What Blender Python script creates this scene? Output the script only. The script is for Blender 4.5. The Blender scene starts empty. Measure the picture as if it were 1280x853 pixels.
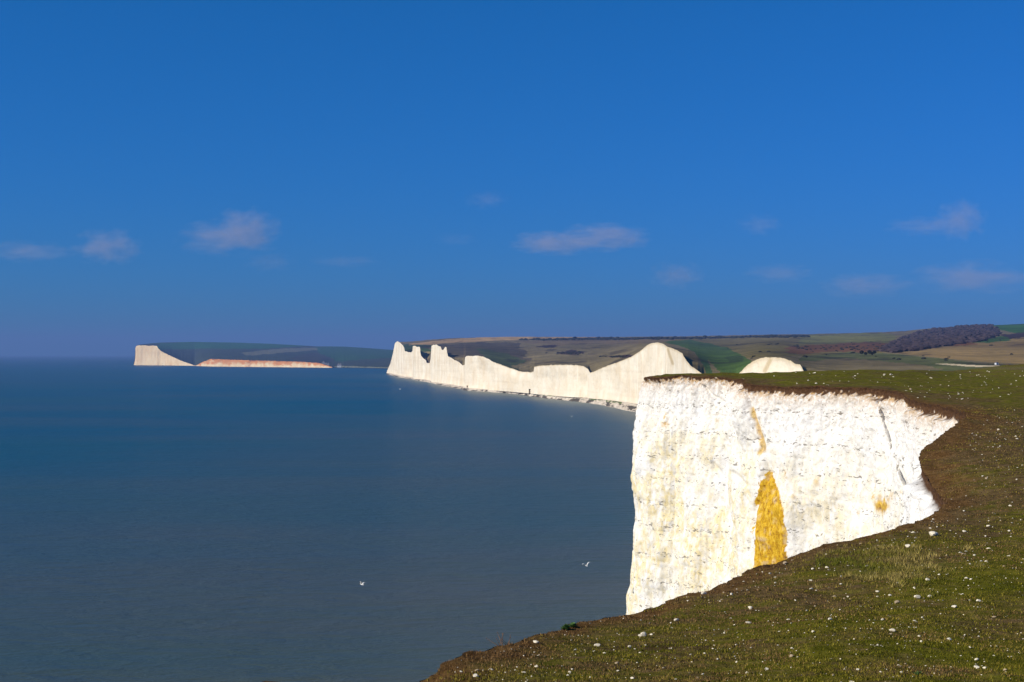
import bpy, bmesh, math, random
import numpy as np
from mathutils import Vector
from mathutils.geometry import delaunay_2d_cdt

random.seed(7)
RNG = np.random.default_rng(11)
F = 1778.0      # focal length in photo pixels
EY = 442.0      # eye level row
HC = 45.0       # eye height above the sea
scene = bpy.context.scene
col = scene.collection

# ------------------------------------------------------------------ noise
def _hash(ix, iy, iz, seed):
    with np.errstate(over='ignore'):
        h = (ix.astype(np.uint32) * np.uint32(374761393) + iy.astype(np.uint32) * np.uint32(668265263)
             + iz.astype(np.uint32) * np.uint32(2246822519) + np.uint32((seed * 3266489917) & 0xffffffff))
        h = (h ^ (h >> np.uint32(13))) * np.uint32(1274126177)
        h = (h ^ (h >> np.uint32(16))) * np.uint32(2654435761)
        h = h ^ (h >> np.uint32(15))
    return h.astype(np.float64) / 4294967295.0

def vnoise(x, y, z=0.0, seed=0):
    x, y, z = np.broadcast_arrays(np.asarray(x, float), np.asarray(y, float), np.asarray(z, float))
    fx, fy, fz = np.floor(x), np.floor(y), np.floor(z)
    ix, iy, iz = fx.astype(np.int64), fy.astype(np.int64), fz.astype(np.int64)
    tx, ty, tz = x - fx, y - fy, z - fz
    tx, ty, tz = [t * t * t * (t * (t * 6 - 15) + 10) for t in (tx, ty, tz)]
    r = 0
    for dx in (0, 1):
        for dy in (0, 1):
            for dz in (0, 1):
                w = (tx if dx else 1 - tx) * (ty if dy else 1 - ty) * (tz if dz else 1 - tz)
                r = r + w * _hash(ix + dx, iy + dy, iz + dz, seed)
    return r * 2 - 1

def fbm(x, y, z=0.0, o=4, seed=0, gain=.5):
    r, a, f = 0, 1.0, 1.0
    for k in range(o):
        r = r + a * vnoise(np.asarray(x) * f, np.asarray(y) * f, np.asarray(z) * f, seed + k * 17)
        a *= gain; f *= 2.03
    return r

def sstep(a, b, x):
    t = np.clip((np.asarray(x, float) - a) / (b - a), 0, 1)
    return t * t * (3 - 2 * t)

# ------------------------------------------------------------------ helpers
def tag(o, label=None, cat=None, group=None, kind=None):
    if label: o['label'] = label
    if cat: o['category'] = cat
    if group: o['group'] = group
    if kind: o['kind'] = kind
    return o

def mesh_np(name, V, Fc, mat, parent=None, cols=None, smooth=True, attrs=None):
    """V (n,3), Fc (m,k) faces all triangles or quads"""
    V = np.asarray(V, np.float32); Fc = np.asarray(Fc, np.int32)
    me = bpy.data.meshes.new(name)
    me.vertices.add(len(V)); me.vertices.foreach_set('co', V.ravel())
    k = Fc.shape[1]
    me.loops.add(Fc.size); me.loops.foreach_set('vertex_index', Fc.ravel())
    me.polygons.add(len(Fc))
    me.polygons.foreach_set('loop_start', np.arange(0, Fc.size, k, dtype=np.int32))
    me.polygons.foreach_set('loop_total', np.full(len(Fc), k, np.int32))
    me.polygons.foreach_set('use_smooth', np.full(len(Fc), smooth, bool))
    me.update(calc_edges=True)
    if cols is not None:
        a = me.color_attributes.new('Col', 'FLOAT_COLOR', 'POINT')
        c = np.ones((len(V), 4), np.float32); c[:, :3] = cols
        a.data.foreach_set('color', c.ravel())
    for nm, val in (attrs or {}).items():
        a = me.attributes.new(nm, 'FLOAT', 'POINT')
        a.data.foreach_set('value', np.asarray(val, np.float32).ravel())
    if mat: me.materials.append(mat)
    o = bpy.data.objects.new(name, me); col.objects.link(o)
    if parent: o.parent = parent
    return o

def grid_faces(nr, nc, flip=False):
    i = np.arange(nr - 1)[:, None] * nc + np.arange(nc - 1)[None, :]
    i = i.ravel()
    f = np.stack([i, i + 1, i + nc + 1, i + nc], 1)
    return f[:, ::-1] if flip else f

def bm_obj(name, bm, mat, parent=None, smooth=False):
    me = bpy.data.meshes.new(name); bm.to_mesh(me); bm.free()
    if smooth:
        for p in me.polygons: p.use_smooth = True
    if mat: me.materials.append(mat)
    o = bpy.data.objects.new(name, me); col.objects.link(o)
    if parent: o.parent = parent
    return o

def px2w(px, py, D):
    return (px - 640) / F * D, D, HC - (py - EY) / F * D

# ------------------------------------------------------------------ materials
class NT:
    def __init__(s, name):
        s.m = bpy.data.materials.new(name); s.m.use_nodes = True
        s.t = s.m.node_tree; s.n = s.t.nodes; s.l = s.t.links
        s.b = s.n['Principled BSDF']; s.out = s.n['Material Output']
    def new(s, ty, **kw):
        n = s.n.new(ty)
        for k, v in kw.items(): setattr(n, k, v)
        return n
    def link(s, a, b): s.l.new(a, b)
    def coord(s, scale=(1, 1, 1), kind='Object'):
        g = s.new('ShaderNodeTexCoord'); m = s.new('ShaderNodeMapping')
        m.inputs['Scale'].default_value = scale
        s.link(g.outputs[kind], m.inputs[0]); return m.outputs[0]
    def noise(s, vec, scale, detail=4, rough=.55, dist=0):
        n = s.new('ShaderNodeTexNoise'); s.link(vec, n.inputs['Vector'])
        n.inputs['Scale'].default_value = scale; n.inputs['Detail'].default_value = detail
        n.inputs['Roughness'].default_value = rough; n.inputs['Distortion'].default_value = dist
        return n.outputs['Fac']
    def ramp(s, fac, stops, interp='LINEAR'):
        n = s.new('ShaderNodeValToRGB'); s.link(fac, n.inputs[0])
        n.color_ramp.interpolation = interp
        e = n.color_ramp.elements
        while len(e) < len(stops): e.new(.5)
        for i, (p, c) in enumerate(stops):
            e[i].position = p; e[i].color = (*c, 1) if len(c) == 3 else c
        return n.outputs[0]
    def g(s, fac, a, b):       # scalar ramp
        n = s.new('ShaderNodeMapRange'); s.link(fac, n.inputs[0])
        n.inputs[1].default_value = a; n.inputs[2].default_value = b
        return n.outputs[0]
    def mix(s, fac, a, b, mode='MIX'):
        n = s.new('ShaderNodeMix', data_type='RGBA', blend_type=mode)
        for sock, v in ((n.inputs[0], fac), (n.inputs[6], a), (n.inputs[7], b)):
            if isinstance(v, (int, float)): sock.default_value = v
            elif isinstance(v, tuple): sock.default_value = (*v, 1)
            else: s.link(v, sock)
        return n.outputs[2]
    def math(s, op, a, b=0.0):
        n = s.new('ShaderNodeMath', operation=op)
        for sock, v in ((n.inputs[0], a), (n.inputs[1], b)):
            if isinstance(v, (int, float)): sock.default_value = v
            else: s.link(v, sock)
        return n.outputs[0]
    def bump(s, h, strength, dist, normal=None):
        n = s.new('ShaderNodeBump'); s.link(h, n.inputs['Height'])
        n.inputs['Strength'].default_value = strength; n.inputs['Distance'].default_value = dist
        if normal: s.link(normal, n.inputs['Normal'])
        s.link(n.outputs[0], s.b.inputs['Normal']); return n.outputs[0]
    def vcol(s, nm='Col'):
        n = s.new('ShaderNodeAttribute'); n.attribute_name = nm; return n.outputs['Color']
    def attr(s, nm):
        n = s.new('ShaderNodeAttribute'); n.attribute_name = nm; return n.outputs['Fac']
    def base(s, c, rough=.9, spec=.2):
        if isinstance(c, tuple): s.b.inputs['Base Color'].default_value = (*c, 1)
        else: s.link(c, s.b.inputs['Base Color'])
        s.b.inputs['Roughness'].default_value = rough
        s.b.inputs['Specular IOR Level'].default_value = spec

def plain(name, c, rough=.8, var=.25, scale=8):
    t = NT(name); v = t.coord()
    f = t.noise(v, scale, 3)
    t.base(t.mix(t.g(f, .3, .7), tuple(x * (1 - var) for x in c), tuple(min(1, x * (1 + var)) for x in c)), rough)
    return t.m

def mat_chalk_near():
    t = NT('near_chalk'); t.b
    v = t.coord()
    big = t.noise(t.coord((.22, .22, .15)), 1.0, 5, .6)
    mid = t.noise(t.coord((1.2, 1.2, .75)), 1.0, 6, .65, .6)
    fine = t.noise(v, 5.5, 5, .7)
    white = (.84, .82, .785); cream = (.79, .66, .36); grey = (.68, .65, .60)
    lower = t.attr('cream')
    yel = t.math('MULTIPLY', t.g(big, .34, .54), t.g(mid, .36, .60))
    yel = t.math('MULTIPLY', yel, lower)
    c = t.mix(yel, white, cream)
    c = t.mix(t.math('MULTIPLY', t.g(mid, .60, .78), .25), c, grey)
    # rust-yellow spots
    sp = t.noise(t.coord((.33, .33, .30)), 1.0, 3, .5)
    sp2 = t.noise(v, 2.2, 4, .7)
    rust = t.math('MULTIPLY', t.g(sp, .665, .72), t.g(sp2, .45, .6))
    c = t.mix(t.math('MULTIPLY', rust, .8), c, (.66, .40, .10))
    # flints: dark flecks gathered in level bands
    wv = t.new('ShaderNodeTexWave', wave_type='BANDS', bands_direction='Z')
    t.link(t.coord((.03, .03, .21)), wv.inputs['Vector']); wv.inputs['Scale'].default_value = .45
    wv.inputs['Distortion'].default_value = 3.2; wv.inputs['Detail'].default_value = 2
    wv.inputs['Detail Scale'].default_value = 1.2
    fl = t.noise(t.coord((1.5, 1.5, 4.2)), 1.0, 4, .6, .5)
    band = t.g(wv.outputs['Fac'], .82, 1.0)
    fb = t.math('ADD', fl, t.math('MULTIPLY', band, .078))
    flm = t.g(fb, .64, .67)
    c = t.mix(t.math('MULTIPLY', flm, .85), c, (.20, .18, .15))
    dots = t.noise(t.coord((4.2, 4.2, 4.6)), 1.0, 3, .6)
    c = t.mix(t.math('MULTIPLY', t.g(dots, .665, .71), .7), c, (.27, .24, .19))
    # hair-thin joints, stronger in the weathered top
    jn = t.noise(t.coord((2.6, 2.6, 6.0)), 1.0, 6, .75, 1.2)
    jm = t.math('MULTIPLY', t.g(jn, .575, .66), t.math('ADD', t.math('MULTIPLY', t.attr('weather'), .6), .05))
    c = t.mix(jm, c, (.36, .34, .30))
    # angular fracture net
    vo_ = t.new('ShaderNodeTexVoronoi', feature='DISTANCE_TO_EDGE'); wp = t.new('ShaderNodeMapping'); wp.inputs['Scale'].default_value = (.9, .9, 1.3)
    wn = t.new('ShaderNodeTexNoise'); wn.inputs['Scale'].default_value = .9; wn.inputs['Detail'].default_value = 4; t.link(v, wn.inputs['Vector'])
    wa = t.new('ShaderNodeMix', data_type='VECTOR'); wa.inputs[0].default_value = .55; t.link(v, wa.inputs[4])
    ws = t.new('ShaderNodeVectorMath', operation='MULTIPLY_ADD'); t.link(wn.outputs['Color'], ws.inputs[0]); ws.inputs[1].default_value = (2.4, 2.4, 2.4); t.link(v, ws.inputs[2])
    t.link(ws.outputs[0], wp.inputs[0]); t.link(wp.outputs[0], vo_.inputs['Vector']); vo_.inputs['Scale'].default_value = .9
    ck = t.math('MULTIPLY', t.g(vo_.outputs['Distance'], .045, .0), t.g(fine, .42, .62))
    c = t.mix(t.math('MULTIPLY', ck, .55), c, (.40, .37, .31))
    # iron stain
    st = t.noise(t.coord((2.2, 2.2, 1.6)), 1.0, 6, .75)
    stc = t.ramp(st, [(.33, (.13, .07, .02)), (.41, (.42, .21, .012)), (.55, (.66, .41, .025)), (.72, (.74, .55, .14))])
    c = t.mix(t.attr('stain'), c, stc)
    # frayed orange top of the chalk and brown soil over it
    of = t.noise(v, 2.6, 5, .7)
    c = t.mix(t.math('MULTIPLY', t.attr('fray'), t.g(of, .36, .56)), c, (.46, .26, .075))
    soil = t.ramp(fine, [(.3, (.035, .018, .009)), (.55, (.095, .046, .020)), (.75, (.17, .095, .045))])
    c = t.mix(t.attr('soil'), c, soil)
    t.base(c, .95, .1)
    h = t.math('ADD', t.math('MULTIPLY', mid, 1.0), t.math('MULTIPLY', fine, .5))
    h = t.math('SUBTRACT', h, t.math('MULTIPLY', flm, .3))
    h = t.math('SUBTRACT', h, t.math('MULTIPLY', jm, .5))
    h = t.math('SUBTRACT', h, t.math('MULTIPLY', ck, .8))
    t.bump(h, .45, .22)
    return t.m

def mat_chalk_far(name, a, b, scale=1.0):
    t = NT(name)
    flute = t.noise(t.coord((.13 * scale, .04 * scale, .035 * scale)), 1.0, 6, .7)
    bed = t.noise(t.coord((.004 * scale, .004 * scale, .22 * scale)), 1.0, 4, .6)
    pt = t.noise(t.coord((.02 * scale, .02 * scale, .03 * scale)), 1.0, 5, .6)
    c = t.mix(t.g(flute, .3, .72), a, b)
    c = t.mix(t.math('MULTIPLY', t.g(bed, .5, .75), .35), c, tuple(x * .8 for x in b))
    c = t.mix(t.math('MULTIPLY', t.g(pt, .55, .8), .5), c, tuple(x * y for x, y in zip(b, (.9, .8, .62))))
    c = t.mix(t.attr('stain'), c, t.vcol('Col'))
    t.base(c, .95, .1)
    t.bump(t.math('ADD', flute, t.math('MULTIPLY', pt, 1.5)), .55, 5.0)
    return t.m

def mat_ground():
    t = NT('turf'); v = t.coord()
    n1 = t.noise(v, .22, 6, .62)
    n2 = t.noise(t.coord((1, 1, 1)), 1.7, 6, .7)
    n3 = t.noise(v, 14, 4, .7)
    green = t.mix(t.g(n2, .35, .68), (.074, .072, .007), (.180, .160, .018))
    brown = t.mix(t.g(n2, .35, .65), (.066, .042, .016), (.175, .115, .048))
    dry = t.attr('dry')
    f = t.math('ADD', t.g(n1, .42, .64), t.math('SUBTRACT', t.math('MULTIPLY', t.g(n2, .38, .66), .5), .25))
    n4 = t.noise(t.coord((.5, 1.4, 1)), 1.0, 4, .65)
    f = t.math('ADD', f, t.math('SUBTRACT', t.math('MULTIPLY', t.g(n4, .35, .65), .9), .45))
    f = t.math('ADD', f, dry)
    cl = t.new('ShaderNodeClamp'); t.link(f, cl.inputs[0])
    c = t.mix(cl.outputs[0], green, brown)
    c = t.mix(t.attr('straw'), c, t.mix(t.g(n3, .35, .65), (.07, .065, .02), (.22, .17, .075)))
    soil = t.mix(t.g(n2, .35, .7), (.085, .042, .014), (.21, .115, .042))
    c = t.mix(t.attr('soil'), c, soil)
    c = t.mix(.55, c, t.mix(t.g(n3, .3, .7), (.45, .45, .45), (1.45, 1.45, 1.45)), 'MULTIPLY')
    pale = t.noise(v, 5.5, 3, .6)
    c = t.mix(t.math('MULTIPLY', t.g(pale, .73, .77), .6), c, (.42, .36, .26))
    t.base(c, .95, .0)
    h = t.math('ADD', t.math('MULTIPLY', n2, 1.0), t.math('MULTIPLY', n3, .25))
    t.bump(h, .9, .12)
    return t.m

def mat_hills():
    t = NT('downland'); c = t.vcol()
    n = t.noise(t.coord((.03, .012, .03)), 1.0, 6, .68)
    n2 = t.noise(t.coord((.12, .05, .1)), 1.0, 4, .65)
    c = t.mix(.9, c, t.mix(t.g(n, .32, .68), (.62, .64, .62), (1.32, 1.26, 1.2)), 'MULTIPLY')
    c = t.mix(.55, c, t.mix(t.g(n2, .35, .7), (1.2, 1.2, 1.2), (.55, .55, .6)), 'MULTIPLY')
    t.base(c, .95, .05)
    t.bump(t.math('ADD', n, t.math('MULTIPLY', n2, .4)), .5, 6.0)
    return t.m

def mat_sea():
    t = NT('sea_water')
    silt = t.attr('silt')
    big = t.noise(t.coord((.0016, .0045, 1)), 1.0, 5, .6, .8)
    st = t.noise(t.coord((.008, .030, 1)), 1.0, 4, .6)
    c = t.mix(t.math('ADD', silt, t.math('SUBTRACT', t.math('MULTIPLY', t.g(big, .3, .7), .36), .05)), (.0, .066, .102), (.105, .086, .040))
    c = t.mix(t.math('MULTIPLY', t.g(t.noise(t.coord((.0011, .0030, 1)), 1.0, 4, .6, .6), .45, .68), .55), c, (.0, .074, .072))
    t.base(c, .30, .38)
    t.b.inputs['IOR'].default_value = 1.33
    w1 = t.noise(t.coord((.10, .26, 1)), 1.0, 5, .62, .4)
    w2 = t.noise(t.coord((.7, 1.6, 1)), 1.0, 4, .6, .3)
    h = t.math('ADD', t.math('MULTIPLY', w1, 1.0), t.math('MULTIPLY', w2, .22))
    h = t.math('ADD', h, t.math('MULTIPLY', st, 1.6))
    t.bump(h, .85, 1.2)
    t.b.inputs['Roughness'].default_value = .34
    return t.m

# ------------------------------------------------------------------ near coastline (turf edge) : photo column, row, distance
EDGE_RAW = []     # X, Y, z, spacing
for (x, y, z) in ((-60, -90, 43.2), (-26, -40, 43.2), (-12, -14, 43.0), (-7.5, 2, 42.8), (-5.0, 14, 41.4), (-3.0, 22, 39.8)):
    EDGE_RAW.append((x, y, z, .5))
SCR = [  # px, py, D, spacing
 (522, 856, 29, .25), (540, 841, 30, .2), (560, 828, 31, .2), (590, 815, 32.5, .2), (620, 805, 34, .2), (660, 794, 36, .2), (700, 785, 38, .2),
 (745, 776, 39.8, .2), (790, 767, 41.5, .2), (822, 755, 43, .2), (850, 745, 44.5, .2), (880, 736, 46, .2), (905, 729, 47.5, .2), (920, 716, 49.2, .2), (950, 706, 51, .2),
 (980, 697, 52.5, .2), (1000, 691, 53.5, .2), (1040, 681, 55, .2), (1080, 670, 57, .2), (1120, 659, 59, .2), (1150, 650, 61, .2), (1166, 642, 63, .2),
 (1182, 633, 65.5, .12), (1179, 622, 68.5, .12), (1170, 612, 71.5, .12), (1162, 600, 75, .12), (1152, 584, 79, .12), (1149, 572, 83, .12), (1152, 563, 86, .12),
 (1166, 553, 90, .12), (1178, 542, 95, .12), (1192, 534, 100, .12), (1205, 522, 106, .10), (1206, 516, 111, .10), (1190, 511, 117, .10), (1172, 507, 123, .10), (1155, 504, 128, .10),
 (1141, 500, 134, .10), (1132, 495, 140, .10), (1112, 489, 147, .10), (1080, 486, 152, .10), (1040, 484, 156, .10), (1000, 484, 160, .10), (960, 483, 165, .10),
 (942, 481.5, 167.5, .10), (931, 480.5, 169.5, .10), (930, 478.5, 173, .10), (929, 476.3, 176.5, .10), (922, 474.2, 179, .10), (905, 472.5, 182, .10), (870, 470.5, 186, .10), (840, 470.5, 189, .10),
 (820, 471.5, 191, .10), (808, 472.5, 193, .10), (804, 473, 196, .12), (808, 472, 201, .4)]
for (px, py, D, sp) in SCR:
    X, Y, z = px2w(px, py, D); EDGE_RAW.append((X, Y, z, sp))
for (x, y, z) in ((24, 214, 41.5), (36, 250, 39.6), (55, 300, 36.5), (80, 400, 34), (105, 500, 33)):
    EDGE_RAW.append((x, y, z, 1.0))
EDGE_RAW = np.array(EDGE_RAW)

def catmull(P, spacing):
    out = []
    n = len(P)
    for i in range(n - 1):
        p0, p1, p2, p3 = P[max(i - 1, 0)], P[i], P[i + 1], P[min(i + 2, n - 1)]
        L = np.linalg.norm(p2[:2] - p1[:2]); sp = .5 * (spacing[i] + spacing[i + 1])
        k = max(1, int(L / sp))
        # centripetal-ish: shorten tangents to stay tight
        d1 = np.linalg.norm(p1[:2] - p0[:2]) + 1e-6; d3 = np.linalg.norm(p3[:2] - p2[:2]) + 1e-6
        m1 = .5 * ((p1 - p0) / d1 + (p2 - p1) / L) * L if i > 0 else (p2 - p1)
        m2 = .5 * ((p2 - p1) / L + (p3 - p2) / d3) * L if i < n - 2 else (p2 - p1)
        for t in np.arange(k) / k:
            h00 = 2*t**3 - 3*t**2 + 1; h10 = t**3 - 2*t**2 + t; h01 = -2*t**3 + 3*t**2; h11 = t**3 - t**2
            out.append(h00 * p1 + h10 * m1 * .8 + h01 * p2 + h11 * m2 * .8)
    out.append(P[-1]); return np.array(out)

EDGE = catmull(EDGE_RAW[:, :3], EDGE_RAW[:, 3])
seg = np.linalg.norm(np.diff(EDGE[:, :2], axis=0), axis=1); S = np.concatenate([[0], np.cumsum(seg)])
def smooth_normals(P, s, width):
    T = np.gradient(P[:, :2], s, axis=0)
    T /= np.linalg.norm(T, axis=1)[:, None] + 1e-9
    # resample tangents with a gaussian over arc length
    step = max(width / 6, .05); g = np.arange(0, s[-1] + step, step)
    tx = np.interp(g, s, T[:, 0]); ty = np.interp(g, s, T[:, 1])
    k = np.exp(-.5 * (np.arange(-18, 19) * step / width) ** 2); k /= k.sum()
    tx = np.convolve(np.pad(tx, 18, 'edge'), k, 'valid'); ty = np.convolve(np.pad(ty, 18, 'edge'), k, 'valid')
    T = np.stack([np.interp(s, g, tx), np.interp(s, g, ty)], 1)
    T /= np.linalg.norm(T, axis=1)[:, None]
    return np.stack([-T[:, 1], T[:, 0]], 1)     # seaward = left of travel
N_tight = smooth_normals(EDGE, S, .8)
N_wide = smooth_normals(EDGE, S, 2.5)
amp = np.interp(EDGE[:, 1], [20, 60, 70, 125, 140], [.22, .16, .07, .07, .24])
jit = amp * fbm(S * .55, 0 * S, 0, 4, seed=5)
EDGE[:, :2] += N_tight * jit[:, None]

# ------------------------------------------------------------------ near ground height
CT = []
for r in EDGE_RAW[5:]: CT.append((r[0], r[1], r[2]))
for (px, py, D) in ((1280, 640, 62), (1280, 600, 70), (1280, 560, 85), (1280, 520, 110), (1280, 490, 150), (1280, 472, 220), (1280, 458.5, 330),
                    (1280, 720, 45), (1280, 853, 27.5), (900, 853, 28), (1000, 770, 38), (700, 853, 28), (1100, 720, 46), (1180, 680, 53),
                    (1000, 474, 178), (1000, 467.5, 210), (1000, 465.5, 235), (930, 467.5, 205), (930, 467.2, 222), (870, 467.3, 203), (840, 468.2, 200),
                    (1150, 478, 180), (1150, 467, 235), (1150, 462.5, 275), (1080, 464, 250), (1200, 500, 132), (1240, 540, 97),
                    (1220, 580, 77), (1200, 630, 66), (1220, 461, 300), (1400, 457, 340), (1400, 640, 62), (1400, 853, 27.5), (500, 900, 24)):
    CT.append(px2w(px, py, D))
for (x, y, z) in ((2, 8, 42.3), (8, 8, 42.6), (-3, 8, 42.3), (2, 14, 41.1), (12, 14, 41.7), (0, 20, 39.9), (6, 20, 40.2), (60, 330, 36.3), (100, 330, 38.2),
                  (150, 420, 36.8), (80, 260, 40.6), (120, 480, 34.5), (260, 420, 38), (240, 480, 36)):
    CT.append((x, y, z))
CT = np.array(CT)
def uv(x, y):
    y = np.maximum(y, 8.0)
    return np.clip(x / y, -.25, .5) * 6.0, np.log(y) * 2.2
cu = np.stack(uv(CT[:, 0], CT[:, 1]), 1)
def tps(r): return np.where(r > 1e-9, r * r * np.log(np.maximum(r, 1e-9)), 0)
n = len(CT)
A = np.zeros((n + 3, n + 3)); A[:n, :n] = tps(np.linalg.norm(cu[:, None] - cu[None], axis=2)) + np.eye(n) * .004
A[:n, n] = 1; A[:n, n + 1:] = cu; A[n:, :n] = A[:n, n:].T
W = np.linalg.solve(A, np.concatenate([CT[:, 2], [0, 0, 0]]))
def ground_z(x, y, fine=True):
    x = np.asarray(x, float); y = np.asarray(y, float)
    u, v = uv(x, y)
    r = np.hypot(u[..., None] - cu[:, 0], v[..., None] - cu[:, 1])
    z = tps(r) @ W[:n] + W[n] + W[n + 1] * u + W[n + 2] * v
    z = np.where(y < 8, z + (8 - y) * .09, z); z = np.minimum(z, 43.4)
    if fine:
        z = z + .07 * fbm(x * .5, y * .5, 0, 3, seed=40) * np.interp(y, [0, 40, 200], [.6, 1, 2.2]) + .018 * vnoise(x * 4, y * 4, 0, 44)
    return z

# ------------------------------------------------------------------ near land sheet
far_pts = [(440, 500), (440, -90)]
poly = [tuple(p) for p in EDGE[:, :2]] + far_pts
PX = np.array([p[0] for p in poly]); PY = np.array([p[1] for p in poly])
def inside(x, y):
    c = np.zeros(len(x), bool)
    j = len(PX) - 1
    for i in range(len(PX)):
        cond = ((PY[i] > y) != (PY[j] > y))
        if cond.any():
            xi = (PX[j] - PX[i]) * (y - PY[i]) / (PY[j] - PY[i] + 1e-12) + PX[i]
            c ^= cond & (x < xi)
        j = i
    return c
def edge_dist(x, y):
    E = EDGE[::3, :2]; out = np.empty(len(x))
    for a in range(0, len(x), 4000):
        b = slice(a, a + 4000)
        out[b] = np.sqrt(((x[b, None] - E[None, :, 0]) ** 2 + (y[b, None] - E[None, :, 1]) ** 2).min(1))
    return out
pts = []
rows = 23 * 1.013 ** np.arange(0, 240)
for i, D in enumerate(rows):
    pxs = np.arange(440, 1460, 7.0) + (3.5 if i % 2 else 0)
    pts.append(np.stack([(pxs - 640) / F * D, np.full_like(pxs, D)], 1))
g = np.stack(np.meshgrid(np.arange(-60, 440, 12.), np.arange(-85, 500, 12.)), -1).reshape(-1, 2)
az = g[:, 0] / np.maximum(g[:, 1], .1)
g = g[(g[:, 1] < 20) | (az > .47)]
pts.append(g)
g2 = np.stack(np.meshgrid(np.arange(-8, 14, 1.), np.arange(-10, 23, 1.)), -1).reshape(-1, 2); pts.append(g2)
pts = np.concatenate(pts)
pts = pts[inside(pts[:, 0], pts[:, 1])]
d = edge_dist(pts[:, 0], pts[:, 1])
pts = pts[d > np.interp(pts[:, 1], [20, 60, 200], [.12, .15, .3])]
allp = [Vector((float(a), float(b))) for a, b in poly] + [Vector((float(a), float(b))) for a, b in pts]
nb = len(poly)
vo, eo, fo, *_ = delaunay_2d_cdt(allp, [(i, (i + 1) % nb) for i in range(nb)], [], 1, 1e-5)
GV = np.array([(v.x, v.y) for v in vo]); GF = np.array([f for f in fo if len(f) == 3])
# orient upwards
a, b, c_ = GV[GF[:, 0]], GV[GF[:, 1]], GV[GF[:, 2]]
cr = (b[:, 0] - a[:, 0]) * (c_[:, 1] - a[:, 1]) - (b[:, 1] - a[:, 1]) * (c_[:, 0] - a[:, 0])
GF[cr < 0] = GF[cr < 0][:, ::-1]
gd = edge_dist(GV[:, 0], GV[:, 1])
gz = ground_z(GV[:, 0], GV[:, 1])
def screen(x, y, z):
    y = np.maximum(y, .5)
    return 640 + F * x / y, EY - (z - HC) / y * F
gpx, gpy = screen(GV[:, 0], GV[:, 1], gz)
# bare earth along the turf edge: wide in the bay, thin elsewhere
bayw = np.exp(-(((GV[:, 0] - 31) / 14) ** 2 + ((GV[:, 1] - 98) / 34) ** 2))
wid = .35 + 1.9 * bayw + np.interp(GV[:, 1], [25, 60], [.75, .18])
nz = fbm(GV[:, 0] * .8, GV[:, 1] * .8, 0, 4, seed=60)
soil_a = np.clip(sstep(1.5, .35, gd / wid - .55 * nz), 0, 1)
dry_a = np.clip(sstep(7, .5, gd / (1 + 2.2 * bayw)) * .65 + .22 * bayw - .12, -.3, 1)
dry_a = dry_a - .22 * np.exp(-((GV[:, 1] - 215) / 45) ** 2)
straw_a = sstep(1.0, .2, np.hypot((gpx - 1120) / 95, (gpy - 708) / 26) + .35 * nz) * (GV[:, 1] < 90) * .35
straw_a = np.maximum(straw_a, .8 * sstep(1, .5, np.hypot((gpx - 1265) / 60, (gpy - 460.5) / 2.6)) * (GV[:, 1] > 200))
EZ = ground_z(EDGE[:, 0], EDGE[:, 1])
M_ground = mat_ground()
ground = mesh_np('ground', np.column_stack([GV, gz]), GF, M_ground, attrs={'soil': soil_a, 'dry': dry_a, 'straw': straw_a})
tag(ground, 'stony clifftop turf sloping away to the cliff edge', None, None, 'structure')

# ------------------------------------------------------------------ near chalk cliff
def poly_dist(px, py, pl):
    best = np.full(px.shape, 1e9)
    for (x0, y0), (x1, y1) in zip(pl[:-1], pl[1:]):
        dx, dy = x1 - x0, y1 - y0
        t = np.clip(((px - x0) * dx + (py - y0) * dy) / (dx * dx + dy * dy), 0, 1)
        best = np.minimum(best, np.hypot(px - x0 - t * dx, py - y0 - t * dy))
    return best
def in_poly(px, py, pl):
    c = np.zeros(px.shape, bool); j = len(pl) - 1
    for i in range(len(pl)):
        xi, yi = pl[i]; xj, yj = pl[j]
        c ^= ((yi > py) != (yj > py)) & (px < (xj - xi) * (py - yi) / (yj - yi + 1e-9) + xi)
        j = i
    return c
nr = 300
dep = np.concatenate([[0, .06, .13, .2], .2 + (np.arange(1, nr - 3) / (nr - 4)) ** 1.12 * 47.0])   # metres below the edge
dep = np.sort(dep); nr = len(dep)
ns = len(EDGE)
Z = EZ[None, :] - dep[:, None]
Sg = np.broadcast_to(S[None, :], Z.shape); Dp = np.broadcast_to(dep[:, None], Z.shape)
XB, YB = EDGE[None, :, 0], EDGE[None, :, 1]
ft = 1.0 + .22 * vnoise(S * .35, 0 * S, 0, 70) * sstep(90, 125, EDGE[:, 1]) + .10 * sstep(90, 125, EDGE[:, 1]) * fbm(S * 1.3, 0 * S, 0, 3, seed=71)
ft = ft * np.interp(EDGE[:, 1], [30, 60, 100, 120, 150, 176, 182, 192], [.6, .7, 1.3, .95, .80, .75, .42, .45])
soil_t = np.broadcast_to(ft[None, :], Z.shape)
chal = sstep(-.1, .25, Dp - soil_t)
deep = np.clip(Dp - soil_t, 0, None)
# outward push: undercut soil, chalk stepping out, then near vertical with a slow batter
push = -.16 * sstep(0, .35, Dp) * (1 - chal) + chal * (.22 + .45 * (1 - np.exp(-deep / 5.0)) + .044 * deep)
push = push + chal * ((.85 * fbm(XB * .20, YB * .20, Z * .13, 3, seed=80)) + .09 * fbm(XB * .8, YB * .8, Z * .8, 3, seed=83)
                      + .040 * fbm(XB * 2.6, YB * 2.6, Z * 2.2, 4, seed=85, gain=.7) * (1 + 1.2 * np.exp(-((deep - 3) / 4) ** 2)))
rg = 1 - np.abs(fbm(XB * .55 + .3 * Z, YB * .55, Z * .28, 3, seed=88))
push = push - chal * .15 * np.clip(rg - .88, 0, 1) * 3
push = push + (1 - chal) * .07 * fbm(XB * 3, YB * 3, Z * 3, 3, seed=89)
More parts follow.
